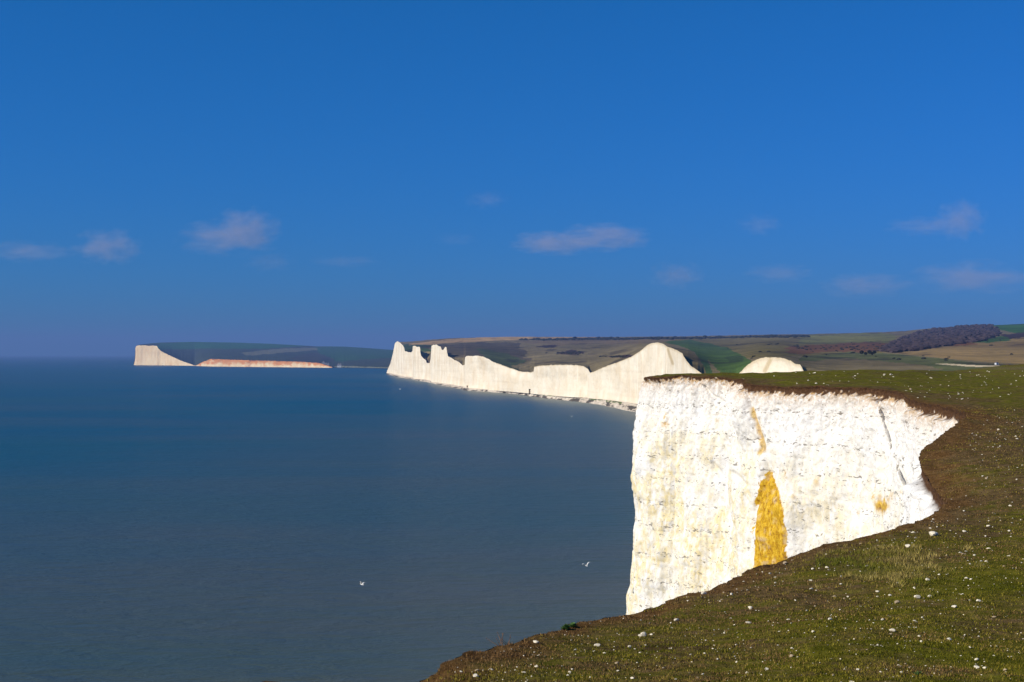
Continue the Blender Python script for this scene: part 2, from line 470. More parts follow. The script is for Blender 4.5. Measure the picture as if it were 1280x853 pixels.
# ragged teeth of broken chalk just under the soil
push = push - .35 * chal * sstep(188, 196, YB) * np.exp(-deep / 9)
push = push + chal * np.exp(-deep / 1.2) * np.interp(YB, [60, 120, 140], [.04, .04, .15]) * np.clip(fbm(XB * 3.2, YB * 3.2, Z * 3.4, 3, seed=90), -.6, 1)
# level ledges where flint seams run
seam = np.abs(((Z + .5 * vnoise(XB * .08, YB * .08, 0, 95)) / 3.9) % 1 - .5)
push = push - chal * .07 * sstep(.05, .0, seam)
Nx = N_tight[None, :, 0] * np.exp(-Dp / 3) + N_wide[None, :, 0] * (1 - np.exp(-Dp / 3))
Ny = N_tight[None, :, 1] * np.exp(-Dp / 3) + N_wide[None, :, 1] * (1 - np.exp(-Dp / 3))
X0 = XB + Nx * push; Y0 = YB + Ny * push
cpx, cpy = screen(X0, Y0, Z)
vis = (Y0 > 100)
def crease(pl, w, depth, power=1.0):
    q = poly_dist(cpx, cpy, pl)
    return vis * depth * np.exp(-(q / w) ** 2)
jx = 1.6 * fbm(XB * .5, YB * .5, Z * .4, 3, seed=97)
cr_ = np.zeros_like(Z)
def crz(pl, w, depth):
    q = poly_dist(cpx + jx, cpy, pl)
    return vis * depth * np.exp(-(q / w) ** 2)
cr_ -= crz([(931, 482), (940, 512), (952, 552), (963, 592)], 2.4, .35)
cr_ -= crz([(963, 592), (944, 640), (937, 712)], 3, .35)
# fissures cut straight into the face, away from the bay mouth
def slot(pl, w, depth):
    q = np.array(pl, float); xl = np.interp(cpy, q[:, 1], q[:, 0]); sx = (cpx + 1.3 * jx - xl) / w
    fade = sstep(q[0, 1], q[0, 1] + 16, cpy) * sstep(q[-1, 1], q[-1, 1] - 14, cpy) * vis
    return fade * depth * np.clip(1.25 * np.exp(-np.where(sx < 0, sx * 1.6, sx * .8) ** 2), 0, 1)
rag = .55 + .45 * sstep(-.3, .4, fbm(XB * .8, YB * .8, Z * .8, 3, seed=99))
back = rag * (slot([(1097, 500), (1106, 525), (1112, 545), (1115, 572)], 2.7, .95) + slot([(1118, 568), (1127, 598), (1138, 622), (1153, 672)], 2.8, 1.1))
back = back + rag * slot([(946, 515), (951, 530), (957, 556)], 1.4, .5)
back = back + slot([(878, 480), (886, 492), (892, 500)], 1.6, .5) + slot([(888, 580), (896, 590), (904, 602)], 1.4, .4)
cr_ += 0
cr_ += crz([(925, 500), (940, 550), (948, 590)], 7, .15)
cr_ += crz([(962, 610), (960, 700)], 16, .25)
cr_ -= crz([(880, 484), (890, 495), (903, 503)], 2.5, .5)
cr_ -= crz([(890, 580), (902, 594)], 3, .35)
cr_ -= crz([(918, 592), (930, 606)], 3, .35)
X1 = X0 + Nx * cr_ * chal + .26 * back * chal; Y1 = Y0 + Ny * cr_ * chal + .965 * back * chal
nf = fbm(XB * 1.3, YB * 1.3, Z * 1.3, 4, seed=100)
st_poly = [(958, 588), (968, 596), (975, 615), (982, 650), (984, 700), (975, 730), (935, 730), (941, 690), (942, 650), (948, 615)]
sq = in_poly(cpx + 2.6 * nf, cpy + 5 * nf, st_poly)
stain = sq * vis * np.clip(1.05 + .35 * nf, .75, 1)
stain = np.maximum(stain, .75 * vis * sstep(1, .3, poly_dist(cpx + 1.5 * nf, cpy, [(938, 512), (948, 535), (953, 560), (950, 566)]) / 4.5))
stain = np.maximum(stain, .95 * vis * sstep(1, .3, np.hypot((cpx - 1101) / 12, (cpy - 634) / 15) + .4 * nf))
stain = np.maximum(stain, .5 * vis * sstep(1, .2, np.hypot((cpx - 1021) / 6, (cpy - 603) / 9) + .4 * nf))
stain = np.maximum(stain, .4 * vis * sstep(1, .2, np.hypot((cpx - 994) / 6, (cpy - 622) / 6) + .5 * nf))
soilm = np.clip(sstep(.1, -.12, Dp - soil_t + sstep(90, 130, YB) * .34 * fbm(XB * 2.4, YB * 2.4, Z * 2.0, 2, seed=103)), 0, 1)
fray = np.exp(-np.clip(Dp - soil_t, 0, None) / .9) * .95 * sstep(95, 130, YB)
weather = np.exp(-((deep - 3.2) / 4.5) ** 2) * (.55 + .6 * sstep(930, 1010, cpx)) + .45 * sstep(1095, 1150, cpx)
cream = np.clip(np.interp(cpx, [790, 930, 960, 1200], [1.0, 1.0, .55, .45]) * sstep(1.5, 14, deep) + .1, 0, 1)
flat = lambda a: np.broadcast_to(a, Z.shape).ravel()
keepz = np.maximum(Z, -1.5)
cliff = mesh_np('cliff', np.stack([flat(X1), flat(Y1), flat(keepz)], 1), grid_faces(nr, ns), mat_chalk_near(),
                attrs={'stain': flat(stain), 'soil': flat(soilm), 'fray': flat(fray), 'weather': flat(weather), 'cream': flat(cream)})
tag(cliff, 'near white chalk cliff with a yellow iron stain and brown soil lip', None, None, 'structure')

# ------------------------------------------------------------------ chalk range in the middle distance
def prof(pl): return np.array([p[0] for p in pl], float), np.array([p[1] for p in pl], float)
TOP = prof([(483.2, 466), (484, 463.5), (488, 455), (491, 443), (493.4, 430), (494.6, 427.6), (497, 426.8), (500, 428.8), (503, 431.5), (505, 434), (506, 439), (510, 440.5), (514, 440.5), (515.6, 439), (516, 433.2), (519, 432.6), (521, 434.2), (524.6, 433.6), (525.2, 436),
            (525.5, 441), (526.3, 444.5), (530, 448.5), (532.6, 451), (533.2, 454), (537, 454.5), (538.2, 450), (538.6, 444), (539.4, 432.4), (542, 431.2), (546, 431.4), (551, 434), (552, 437.5), (554, 437.5), (556.4, 433.5), (558, 433.8), (557.8 + .6, 437), (559, 441), (560, 445.5), (566, 449), (574, 452.8), (578, 457), (580, 457),
            (580.9, 456), (581.3, 447), (583, 445.4), (597, 445), (603, 445.8), (609, 448.5), (620, 454), (640, 461), (652, 465), (664, 465.4), (667, 464.8), (667.8, 459), (672, 457.5), (685, 456.6), (710, 456.2), (722, 456.6), (730, 458.5), (735, 461.5), (737.6, 466.3),
            (740, 465.8), (748, 462), (760, 457), (778, 451), (788, 446.6), (797, 441.5), (803, 436.5), (810, 431.4), (814, 429.2), (821, 428.4), (829, 430), (833, 433), (840, 435.5), (853, 441.6), (854.5, 445), (858, 451), (864, 458), (872, 463), (880, 470), (920, 470), (927, 464), (931, 459.5), (936, 455.5), (942, 451.5), (950, 448.2), (958, 446.8), (976, 447.2), (988, 451), (993, 454.5), (1000.5, 456), (1003, 461), (1006, 467), (1008, 471), (1010, 472)])
TOP_o = np.argsort(TOP[0], kind='stable'); TOP = (TOP[0][TOP_o], TOP[1][TOP_o])
DC = prof([(483, 3240), (500, 2800), (506, 2690), (515, 2620), (517, 2470), (537, 2330), (539.5, 2200), (560, 2010), (579.6, 1870), (582, 1800), (600, 1720), (640, 1600), (662, 1530), (666.6, 1500), (668, 1488), (700, 1390), (734, 1340), (738, 1318),
           (760, 1270), (800, 1150), (829, 1045), (845, 900), (853, 800), (860, 720), (872, 665), (900, 645), (930, 630), (965, 605), (1002, 570), (1010, 550), (1030, 500), (1100, 440), (1500, 430)])
SKY = prof([(483.2, 465.5), (488, 454), (491, 442), (493.4, 429.6), (495, 427.6), (505, 427.4), (515, 427), (535, 425), (560, 423.2), (600, 421.8), (640, 421.2), (660, 421.2), (700, 421.4), (760, 421.4), (850, 420.6), (900, 419.6), (960, 418.4), (1000, 418), (1060, 416.6), (1100, 415.4), (1130, 414), (1160, 411), (1200, 408), (1235, 407), (1255, 406), (1290, 404.5), (1400, 402), (1520, 401)])
cx = np.unique(np.concatenate([np.arange(483.2, 1010, .6), np.arange(1010, 1500, 1.6), TOP[0]]))
Dc = np.interp(cx, *DC)
topy = np.interp(cx, *TOP); topy = np.where(cx > 1010, np.interp(cx, [1010, 1060, 1500], [472, 470, 474]), topy)
topy = topy + .35 * fbm(cx * .35, 0 * cx, 0, 3, seed=120) * (cx < 1004)
# cliff sheet
m = cx <= 1012
cxx, Dcx, tx = cx[m], Dc[m], topy[m]
nrow = 70
tt = np.linspace(0, 1, nrow)[:, None]
Ztop = HC - (tx - EY) / F * Dcx
foot = np.interp(cxx, [483, 560, 700, 800, 900], [.5, 1.0, 3, 4, 3])
Zc = Ztop[None] * (1 - tt) + foot[None] * tt
arc = np.concatenate([[0], np.cumsum(np.hypot(np.diff(cxx / F * Dcx), np.diff(Dcx)))])
rr = Dcx[None] * (1 - 0 * tt)
sc_ = np.clip((Ztop - foot)[None], 1, None)
off = 2.2 * fbm(arc[None] * .012, Zc * .02, 0, 3, seed=130) * np.sin(np.pi * np.clip(tt, 0, 1)) + 9.0 * fbm(arc[None] * .014, Zc * .008, 0, 5, seed=133, gain=.42) * sstep(.02, .45, tt)
off = off - 7 * tt ** 2                             # footing leans out to sea
cave = np.exp(-((cxx - 662.4) / .8) ** 2)[None] * (tt > .80) * 16 + np.exp(-((cxx - 584.5) / .7) ** 2)[None] * (tt > .92) * 10
rr = rr + off + cave
# western nose of the first brow turns away inland
Xc = (cxx[None] - 640) / F * rr
Yc = rr
col_st = np.zeros(Zc.shape); CC = np.ones(Zc.shape + (3,)) * np.array([.5, .38, .2])
cpyy = EY - (Zc - HC) / rr * F
mark = poly_dist(np.broadcast_to(cxx[None], Zc.shape), cpyy, [(835, 437), (837, 444), (841, 455)])
col_st = np.maximum(col_st, .8 * sstep(2.6, .6, mark))
mark = poly_dist(np.broadcast_to(cxx[None], Zc.shape), cpyy, [(963, 450), (956, 464)])
col_st = np.maximum(col_st, .7 * sstep(4, 1, mark))
fl = lambda a: np.broadcast_to(a, Zc.shape).ravel()
col_st = np.maximum(col_st, .55 * sstep(.05, .0, np.broadcast_to(tt, Zc.shape)) * (cxx[None] > 620))
nmid = len(cxx)
mc = mesh_np('cliff', np.stack([fl(Xc), fl(Yc), fl(Zc)], 1), grid_faces(nrow, nmid, True), mat_chalk_far('middle_chalk', (.90, .83, .68), (.74, .61, .43)),
             cols=CC.reshape(-1, 3), attrs={'stain': fl(col_st)})
tag(mc, 'scalloped range of white chalk cliffs across the bay', None, None, 'structure')

# downland behind it : rows climb from the brink to the skyline
NR = 130
t = (np.arange(NR) / (NR - 1))[:, None]
DSK = np.interp(cx, [483, 520, 700, 1000, 1500], [4200, 4300, 3900, 3600, 3200])
DR = Dc[None] * (DSK / Dc)[None] ** t
dpx = cx
def blur(y, w):
    g = np.arange(483, 1501, 1.0); yy = np.interp(g, cx, y)
    k = np.exp(-.5 * (np.arange(-60, 61) / w) ** 2); k /= k.sum()
    return np.interp(cx, g, np.convolve(np.pad(yy, 60, 'edge'), k, 'valid'))
sk = np.interp(cx, *SKY)
e0, e1, e2, e3 = topy, blur(topy, 3), blur(topy, 10), blur(topy, 26)
e1 = np.maximum(e1, topy); e2 = np.maximum(e2, e1 * .5 + topy * .5)
tb = np.broadcast_to(t, DR.shape)
def lerp(a, b, w): return a * (1 - w) + b * w
e = lerp(e0[None], e1[None], sstep(0, .008, tb)); e = lerp(e, e2[None], sstep(.003, .02, tb)); e = lerp(e, e3[None], sstep(.006, .10, tb))
e = np.where(cx[None] < 495, np.maximum(e, topy[None]), e)
PYH = lerp(e, sk[None], tb ** .92)
DRX = DR
# rolling ground
und = 1.6 * fbm((cx[None] - 640) / F * DR * .0016, DR * .0016, 0, 4, seed=140) * np.sin(np.pi * tb)
PYH = PYH - und * sstep(490, 520, cx)[None] + .25 * fbm(cx[None] * .12, DR * .02, 0, 3, seed=142) * sstep(.9, 1, tb) * 1.2
PYH = np.maximum(PYH, sk[None] + .1 * (1 - tb)); PYH[0] = topy
# green ridge swinging down to the right behind the tall brow
# beyond the skyline the land falls
XH = (cx[None] - 640) / F * DR; ZH = HC - (PYH - EY) / F * DR
extra = []
for k, (mul, drop) in enumerate(((1.03, .6), (1.1, 5), (1.3, 25), (1.7, 70))):
    D2 = DSK * mul; extra.append((D2, ZH[-1] - drop))
DR2 = np.vstack([DR] + [e_[0][None] for e_ in extra]); ZH2 = np.vstack([ZH] + [e_[1][None] for e_ in extra])
XH2 = (cx[None] - 640) / F * DR2
PYp = np.vstack([PYH] + [PYH[-1:]] * 4)
PXp = np.broadcast_to(cx[None], PYp.shape)
TBp = np.vstack([tb] + [tb[-1:]] * 4)

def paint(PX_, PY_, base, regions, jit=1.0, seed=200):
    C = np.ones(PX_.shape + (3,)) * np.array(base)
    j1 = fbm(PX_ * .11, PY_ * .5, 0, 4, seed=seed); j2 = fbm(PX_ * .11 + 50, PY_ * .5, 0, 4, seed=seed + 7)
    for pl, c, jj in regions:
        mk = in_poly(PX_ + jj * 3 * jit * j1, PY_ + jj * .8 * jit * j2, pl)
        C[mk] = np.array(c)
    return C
olive = (.075, .068, .030); dull = (.082, .074, .050); green = (.026, .060, .016); dkgreen = (.022, .040, .018)
scrub = (.026, .018, .020); rust = (.075, .040, .022); straw = (.17, .13, .058); tan = (.115, .088, .045); dusk = (.040, .036, .030)
WOOD = [(1098, 440), (1112, 430), (1125, 424), (1145, 416), (1165, 411.5), (1200, 408), (1220, 405), (1238, 406), (1248, 413), (1252, 418), (1225, 427), (1190, 431), (1150, 438), (1120, 441)]
regs = [
 ([(505, 431), (560, 424), (640, 420), (760, 420), (760, 424), (650, 425), (560, 429), (520, 433)], (.20, .145, .085), .3),
 ([(470, 440), (470, 430), (520, 431), (545, 432), (545, 440)], dkgreen, 1),
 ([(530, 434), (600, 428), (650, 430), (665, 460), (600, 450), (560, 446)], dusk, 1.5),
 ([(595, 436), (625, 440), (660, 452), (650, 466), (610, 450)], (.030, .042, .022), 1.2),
 ([(655, 466), (640, 458), (700, 440), (760, 446), (740, 466), (700, 458)], dull, 1.5),
 ([(640, 428), (720, 424), (760, 425), (860, 424), (860, 428), (700, 431)], (.085, .070, .05), 1.5),
 ([(655, 425.5), (720, 422.6), (850, 421.8), (1000, 419.4), (1000, 422.0), (850, 424.4), (720, 425.2)], scrub, .8),
 ([(695, 441), (715, 438), (730, 440), (722, 443.5), (702, 443.5)], scrub, 1),
 ([(755, 445), (790, 444), (786, 447), (758, 447)], scrub, 1),
 ([(670, 433), (700, 431), (690, 435)], scrub, 1),
 ([(825, 428), (850, 424), (1000, 421), (1100, 419), (1130, 420), (1100, 445), (990, 445), (930, 448), (900, 440)], olive, .5),
 ([(830, 427), (862, 425), (890, 430), (912, 436), (930, 446), (940, 452), (925, 470), (905, 470), (885, 450), (860, 436)], (.030, .058, .017), .6),
 ([(835, 434), (862, 439), (882, 450), (890, 470), (860, 470), (850, 445)], (.070, .060, .034), .5),
 ([(866, 438), (884, 448), (892, 470), (884, 470), (876, 451)], (.028, .055, .022), .3),
 ([(905, 446), (925, 445), (930, 452), (915, 453)], dkgreen, 1.0),
 ([(1000, 419), (1100, 416), (1125, 420), (1110, 428), (1060, 428), (1000, 430)], (.075, .082, .028), 1),
 ([(985, 434), (1040, 430), (1100, 427), (1118, 432), (1100, 440), (1040, 440), (1005, 443), (985, 440)], rust, 1.4),
 ([(1000, 446), (1060, 440), (1110, 442), (1180, 449), (1230, 455), (1300, 458), (1300, 476), (1000, 476)], (.046, .056, .026), .5),
 ([(1000, 452), (1060, 448), (1150, 456), (1180, 462), (1000, 476)], (.072, .064, .042), .8),
 ([(1112, 441), (1150, 437), (1200, 431), (1240, 424), (1270, 421), (1300, 420), (1520, 418), (1520, 458), (1260, 455), (1180, 448)], tan, .6),
 ([(1240, 426), (1300, 416), (1520, 412), (1520, 421), (1290, 424), (1256, 428)], (.14, .11, .055), .5),
 ([(1180, 430), (1212, 427), (1225, 431), (1190, 433)], rust, .8),
 ([(1212, 428), (1255, 420), (1268, 421), (1262, 426), (1230, 429)], green, .6),
 ([(1236, 403), (1300, 400), (1520, 396), (1520, 416), (1270, 417), (1250, 412)], (.022, .066, .014), .4),
 ([(1250, 419), (1300, 414), (1300, 420), (1262, 424)], scrub, .8),
 (WOOD, scrub, 1.0),
 ([(1169, 455.0), (1180, 454.6), (1225, 457), (1250, 456.6), (1250, 458), (1222, 459), (1180, 456.2)], (.30, .27, .22), .25),
]
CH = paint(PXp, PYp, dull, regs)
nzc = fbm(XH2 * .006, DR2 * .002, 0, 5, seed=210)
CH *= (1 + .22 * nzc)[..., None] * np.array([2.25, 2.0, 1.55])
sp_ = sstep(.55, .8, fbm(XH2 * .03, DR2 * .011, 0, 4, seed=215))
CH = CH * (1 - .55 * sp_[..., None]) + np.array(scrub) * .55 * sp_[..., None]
# bleached rim of turf right on the brink
nrw, ncl = DR2.shape
hv = np.stack([XH2.ravel(), DR2.ravel(), ZH2.ravel()], 1)
M_hills = mat_hills()
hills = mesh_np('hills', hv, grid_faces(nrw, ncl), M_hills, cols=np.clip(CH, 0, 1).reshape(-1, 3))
tag(hills, 'rolling brown and green downland behind the chalk range', None, None, 'structure')
# side skirt of the westernmost brow, seen only from the sea
sv = np.stack([XH2[:, 0], DR2[:, 0], ZH2[:, 0]], 1); sv2 = sv.copy(); sv2[:, 2] = -1; sv2[:, 0] -= 0
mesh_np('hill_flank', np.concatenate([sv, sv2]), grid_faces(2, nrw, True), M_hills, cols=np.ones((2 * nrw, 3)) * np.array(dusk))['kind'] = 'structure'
bpy.data.objects['hill_flank'].name = 'hillside'

# beach under the range
bx = np.arange(483, 1000, 1.0)
bD = np.interp(bx, *DC)
wl = prof([(483, 468.6), (500, 472.2), (515, 474.4), (540, 479.4), (560, 483.4), (575, 486), (578, 488), (590, 488.6), (610, 489), (640, 491.6), (665, 495.5), (690, 498.8), (720, 501.5), (745, 505), (770, 510), (800, 516.5), (850, 530), (1000, 600)])
wD = HC * F / (np.interp(bx, *wl) - EY)
wD = np.minimum(wD, bD - 6) + (7 + .006 * bD) * fbm(bx * .22, 0 * bx, 0, 4, seed=230) * .6
bt = np.linspace(0, 1, 14)[:, None]
bz0 = np.interp(bx, [483, 560, 700, 800, 900], [2, 2.4, 3.6, 4.4, 3.5])
BD = (bD + 12)[None] * (1 - bt) + (wD - 14)[None] * bt
BZ = bz0[None] * (1 - bt) ** .8 + (-.5) * bt + .25 * fbm(bx[None] * .8, BD * .05, 0, 3, seed=231)
BX = (bx[None] - 640) / F * BD
BC = np.ones(BD.shape + (3,)) * np.array([.64, .56, .45])
bn = fbm(bx[None] * .10, BD * .03, 0, 4, seed=235); bn2 = fbm(bx[None] * .6, BD * .12, 0, 3, seed=236)
bpx = np.broadcast_to(bx[None], BD.shape); btt = np.broadcast_to(bt, BD.shape)
BC[(bn + .5 * bn2 > .15) & (btt > .45) & (btt < .95)] = (.10, .085, .065)
BC[(bn2 > -.25) & (btt < .45) & (((bpx > 618) & (bpx < 695)) | ((bpx > 736) & (bpx < 778)))] = (.16, .20, .075)
BC[btt > .93] *= .8
def mat_vc(name, rough=.9, s1=.2, bump=1.5):
    t = NT(name); n = t.noise(t.coord((s1, s1 * .5, s1)), 1.0, 5, .65)
    t.base(t.mix(.7, t.vcol(), t.mix(t.g(n, .3, .7), (.6, .6, .62), (1.3, 1.3, 1.28)), 'MULTIPLY'), rough, .1)
    t.bump(n, .5, bump); return t.m
beach = mesh_np('beach', np.stack([BX.ravel(), BD.ravel(), BZ.ravel()], 1), grid_faces(14, len(bx), True), mat_vc('shingle'), cols=BC.reshape(-1, 3))
tag(beach, 'pale shingle beach below the chalk range', None, None, 'structure')

# ------------------------------------------------------------------ far headland
T2 = prof([(167.2, 456.5), (168.4, 450), (169.2, 436), (170, 433), (173, 431.8), (196, 432.6), (198, 436), (202, 439.6), (208, 442.5), (216, 446.5), (226, 451), (236, 454.6), (241, 456.4), (243.5, 457.4), (246, 456.6), (252, 453.4), (258, 451), (264, 448.8), (280, 449.6), (310, 450.6), (350, 451.6), (380, 452.6), (398, 454), (406, 456.2), (413, 458.4), (420, 459.6), (530, 462)])
S2 = prof([(167.2, 456.4), (168.4, 449.8), (169.2, 435.8), (170.2, 432.4), (175, 430.9), (185, 429.8), (200, 428.4), (240, 427.6), (270, 428), (300, 428.6), (340, 430), (370, 431.6), (395, 433.2), (430, 433.4), (460, 435.4), (490, 437.6), (530, 439)])
D2 = prof([(167.2, 5500), (200, 5400), (241, 5200), (246, 5100), (265, 4900), (350, 4660), (413, 4480), (430, 4430), (530, 4000)])
c2 = np.unique(np.concatenate([np.arange(167.2, 530, .8), T2[0]]))
Dq = np.interp(c2, *D2); t2 = np.interp(c2, *T2) + .2 * fbm(c2 * .5, 0 * c2, 0, 3, seed=300); s2 = np.interp(c2, *S2)
zt = np.maximum(HC - (t2 - EY) / F * Dq, 1.2)
rw = np.linspace(0, 1, 26)[:, None]
ZZ = zt[None] * (1 - rw) + (-.6) * rw
ar = np.concatenate([[0], np.cumsum(np.hypot(np.diff(c2 / F * Dq), np.diff(Dq)))])
RR = Dq[None] + 5 * fbm(ar[None] * .02, ZZ * .01, 0, 4, seed=302) * sstep(0, .15, rw) - 6 * rw ** 2
m2 = c2 <= 416
CC = np.ones(ZZ.shape + (3,)) * np.array([.66, .25, .07])
st2 = np.where(c2[None] > 244, .95 * sstep(.85, .2, rw + .35 * fbm(c2[None] * .3, ZZ * .1, 0, 3, seed=305)), .12 * sstep(-.2, .6, fbm(c2[None] * .4, ZZ * .05, 0, 3, seed=306)))
k2 = int(m2.sum()); XX = (c2[None] - 640) / F * RR
fc = mesh_np('cliff', np.stack([XX[:, m2].ravel(), RR[:, m2].ravel(), ZZ[:, m2].ravel()], 1), grid_faces(26, k2, True), mat_chalk_far('far_chalk', (.92, .74, .48), (.74, .52, .28), .5),
             cols=CC[:, m2].reshape(-1, 3), attrs={'stain': st2[:, m2].ravel()})
tag(fc, 'distant chalk headland with a low ochre cliff beside it', None, None, 'structure')
NR2 = 70
t = (np.arange(NR2) / (NR2 - 1))[:, None]
tb = np.broadcast_to(t, (NR2, len(c2)))
Df = Dq[None] * (7600 / Dq)[None] ** t
kk = np.exp(-.5 * (np.arange(-40, 41) / 12.) ** 2); kk /= kk.sum()
gg = np.arange(167, 531, 1.0); t2b = np.interp(c2, gg, np.convolve(np.pad(np.interp(gg, c2, t2), 40, 'edge'), kk, 'valid')); t2b = np.where(c2 < 172, t2, np.maximum(t2b, t2))
PF = lerp(lerp(t2[None], t2b[None], sstep(0, .15, tb)), s2[None], tb)
PF = np.maximum(PF - 1.0 * fbm(c2[None] * .02, Df * .001, 0, 3, seed=310) * np.sin(np.pi * tb), s2[None])
ZF = np.maximum(HC - (PF - EY) / F * Df, 1.0)
Dfe = np.vstack([Df, np.full((1, len(c2)), 7900.), np.full((1, len(c2)), 9000.)]); ZFe = np.vstack([ZF, ZF[-1:] - 3, ZF[-1:] - 50])
PFe = np.vstack([PF, PF[-1:], PF[-1:]]); PXe = np.broadcast_to(c2[None], PFe.shape)
regs2 = [
 ([(165, 432), (180, 430), (280, 426), (350, 428), (390, 432), (330, 436), (250, 436), (200, 437)], (.018, .060, .028), .6),
 ([(300, 441), (350, 436), (420, 434), (440, 436), (380, 439), (330, 443), (310, 445)], (.10, .085, .07), .5),
 ([(395, 434), (430, 432), (500, 438), (530, 444), (420, 452), (400, 446)], (.018, .048, .024), .7),
 ([(360, 448), (395, 441), (420, 450), (400, 456), (370, 452)], (.035, .030, .030), .8),
 ([(165, 430), (200, 430), (198, 432.2), (168, 433)], (.02, .02, .015), .3),
 ([(418, 457.5), (470, 459), (530, 462), (530, 465), (418, 461)], (.16, .14, .12), .4),
]
CF = paint(PXe, PFe, (.030, .034, .030), regs2, 1.0, 400)
CF *= np.array([1.6, 1.9, 1.5]); CF[0:1, c2 < 243] = (.55, .5, .4)
fh = mesh_np('hills', np.stack([((c2[None] - 640) / F * Dfe).ravel(), Dfe.ravel(), ZFe.ravel()], 1), grid_faces(NR2 + 2, len(c2)), M_hills, cols=CF.reshape(-1, 3))
tag(fh, 'low green and dark hills of the distant headland', None, None, 'structure')
sv = np.stack([(c2[0] - 640) / F * Dfe[:, 0], Dfe[:, 0], ZFe[:, 0]], 1); sv2 = sv.copy(); sv2[:, 2] = -1; sv2[:, 0] -= 0
o = mesh_np('hillside', np.concatenate([sv, sv2]), grid_faces(2, NR2 + 2, True), M_hills, cols=np.ones((2 * NR2 + 4, 3)) * np.array([.5, .45, .36])); o['kind'] = 'structure'

# ------------------------------------------------------------------ sea
R = 25500.
rads = np.concatenate([[0], 20 * 1.07 ** np.arange(0, 106)]); rads = rads[rads < R]; rads = np.append(rads, R)
th = np.linspace(0, 2 * math.pi, 181)
SX = rads[:, None] * np.cos(th)[None]; SY = rads[:, None] * np.sin(th)[None]
SC = np.hypot(SX, SY)
# silt: clouded water close in, clearer off shore, a pale tongue off the first brow
coast = np.stack([(bx - 640) / F * wD, wD], 1)[::6]
dc = np.sqrt(((SX[..., None] - coast[:, 0]) ** 2 + (SY[..., None] - coast[:, 1]) ** 2).min(-1))
silt = 1.05 * np.exp(-(SC / 235) ** 1.3) + .25 * np.exp(-dc / 90) + .0 + .30 * np.exp(-((SX + 40) / 110) ** 2) * np.exp(-((SY - 600) / 420) ** 2)
silt = np.where(SY < 0, .5, silt); silt = np.clip(silt, 0, 1)
sea = mesh_np('sea', np.stack([SX.ravel(), SY.ravel(), 0 * SX.ravel()], 1), grid_faces(len(rads), len(th), True), mat_sea(), attrs={'silt': silt.ravel()})
tag(sea, 'calm blue sea reaching the horizon', None, None, 'structure')

# ------------------------------------------------------------------ stones
M_stone = plain('chalk_rock', (.80, .71, .54), .9, .2, 14)
M_stone2 = plain('buff_rock', (.42, .32, .20), .9, .25, 9)
def stone_mesh(seed, mat):
    bm = bmesh.new(); bmesh.ops.create_icosphere(bm, subdivisions=2, radius=.5)
    rr_ = random.Random(seed)
    pl = [(Vector((rr_.gauss(0, 1), rr_.gauss(0, 1), rr_.gauss(0, 1))).normalized(), rr_.uniform(.24, .42)) for _ in range(11)]
    for v in bm.verts:
        for nrm, dd in pl:
            q = v.co.dot(nrm)
            if q > dd: v.co -= nrm * (q - dd)
        v.co *= 1 + rr_.uniform(-.03, .03)
    s = max(v.co.x for v in bm.verts) - min(v.co.x for v in bm.verts)
    bmesh.ops.scale(bm, vec=(1 / s, 1 / s, .8 / s), verts=bm.verts)
    me = bpy.data.meshes.new('chalk_stone'); bm.to_mesh(me); bm.free(); me.materials.append(mat); return me
SM = [stone_mesh(k, M_stone) for k in range(6)] + [stone_mesh(50 + k, M_stone2) for k in range(2)]
# ground hit for a view direction: march each column once
def hit(px, py):
    Ds = 24 * 1.004 ** np.arange(0, 640)
    x = (px - 640) / F * Ds; z = ground_z(x, Ds, False)
    pr = EY - (z - HC) / Ds * F
    w = np.where(pr <= py)[0]
    if len(w) == 0: return None
    D = Ds[w[0]]; return (x[w[0]], D)
BIG = [(1167, 669, 13, 'largest white chalk stone on the turf, alone near the cliff edge'),
 (1115, 791, 9, 'blocky white chalk stone in the middle of the lower right turf'),
 (1187, 799, 8, 'rounded white chalk stone on dark grass to the right of the blocky one'),
 (804, 797, 8, 'tall upright white chalk stone on grass near the foot of the slope'),
 (846, 779, 8, 'round white chalk stone on grass below the cliff face corner'),
 (880, 744, 8, 'flat pale chalk lump sitting right on the cliff lip'),
 (981, 704, 8, 'buff coloured flat stone on the lip beside the yellow stain'),
 (1147, 751, 9, 'bright white chalk stone pair member just below the dry grass patch'),
 (1121, 756, 10, 'long buff sliver of stone below the dry grass patch'),
 (1193, 760, 8, 'low jagged white stone on dark grass beyond the dry patch'),
 (989, 821, 7, 'buff lump of stone in the green foot of the turf'),
 (938, 761, 7, 'white chalk stone left of two smaller ones on the mid slope'),
 (934, 844, 6, 'white stone at the very foot of the turf below the others'),
 (1221, 836, 7, 'left one of two white stones near the lower right corner'),
 (1231, 837, 6, 'right one of two white stones near the lower right corner'),
 (670, 802, 9, 'white chalk chunk on brown turf just behind the lip of the slope'),
 (747, 805, 9, 'pale chalk stone on green turf to the right of the leafy cabbage plant'),
 (595, 848, 8, 'white chalk stone low on the brown tip of the slope'),
 (596, 840, 7, 'buff stone on the brown tip of the slope above a white one'),
 (1097, 740, 6, 'small round pink-white stone at the lower rim of the dry grass'),
 (1034, 711, 5, 'white pebble left of the dry grass patch on brown turf'),
 (1135, 687, 7, 'flat white stone just above the dry grass patch'),
 (872, 856, 6, 'white stone half out of view at the foot of the turf'),
 (990, 700, 4, 'white pebble beside the buff flat stone on the lip')]
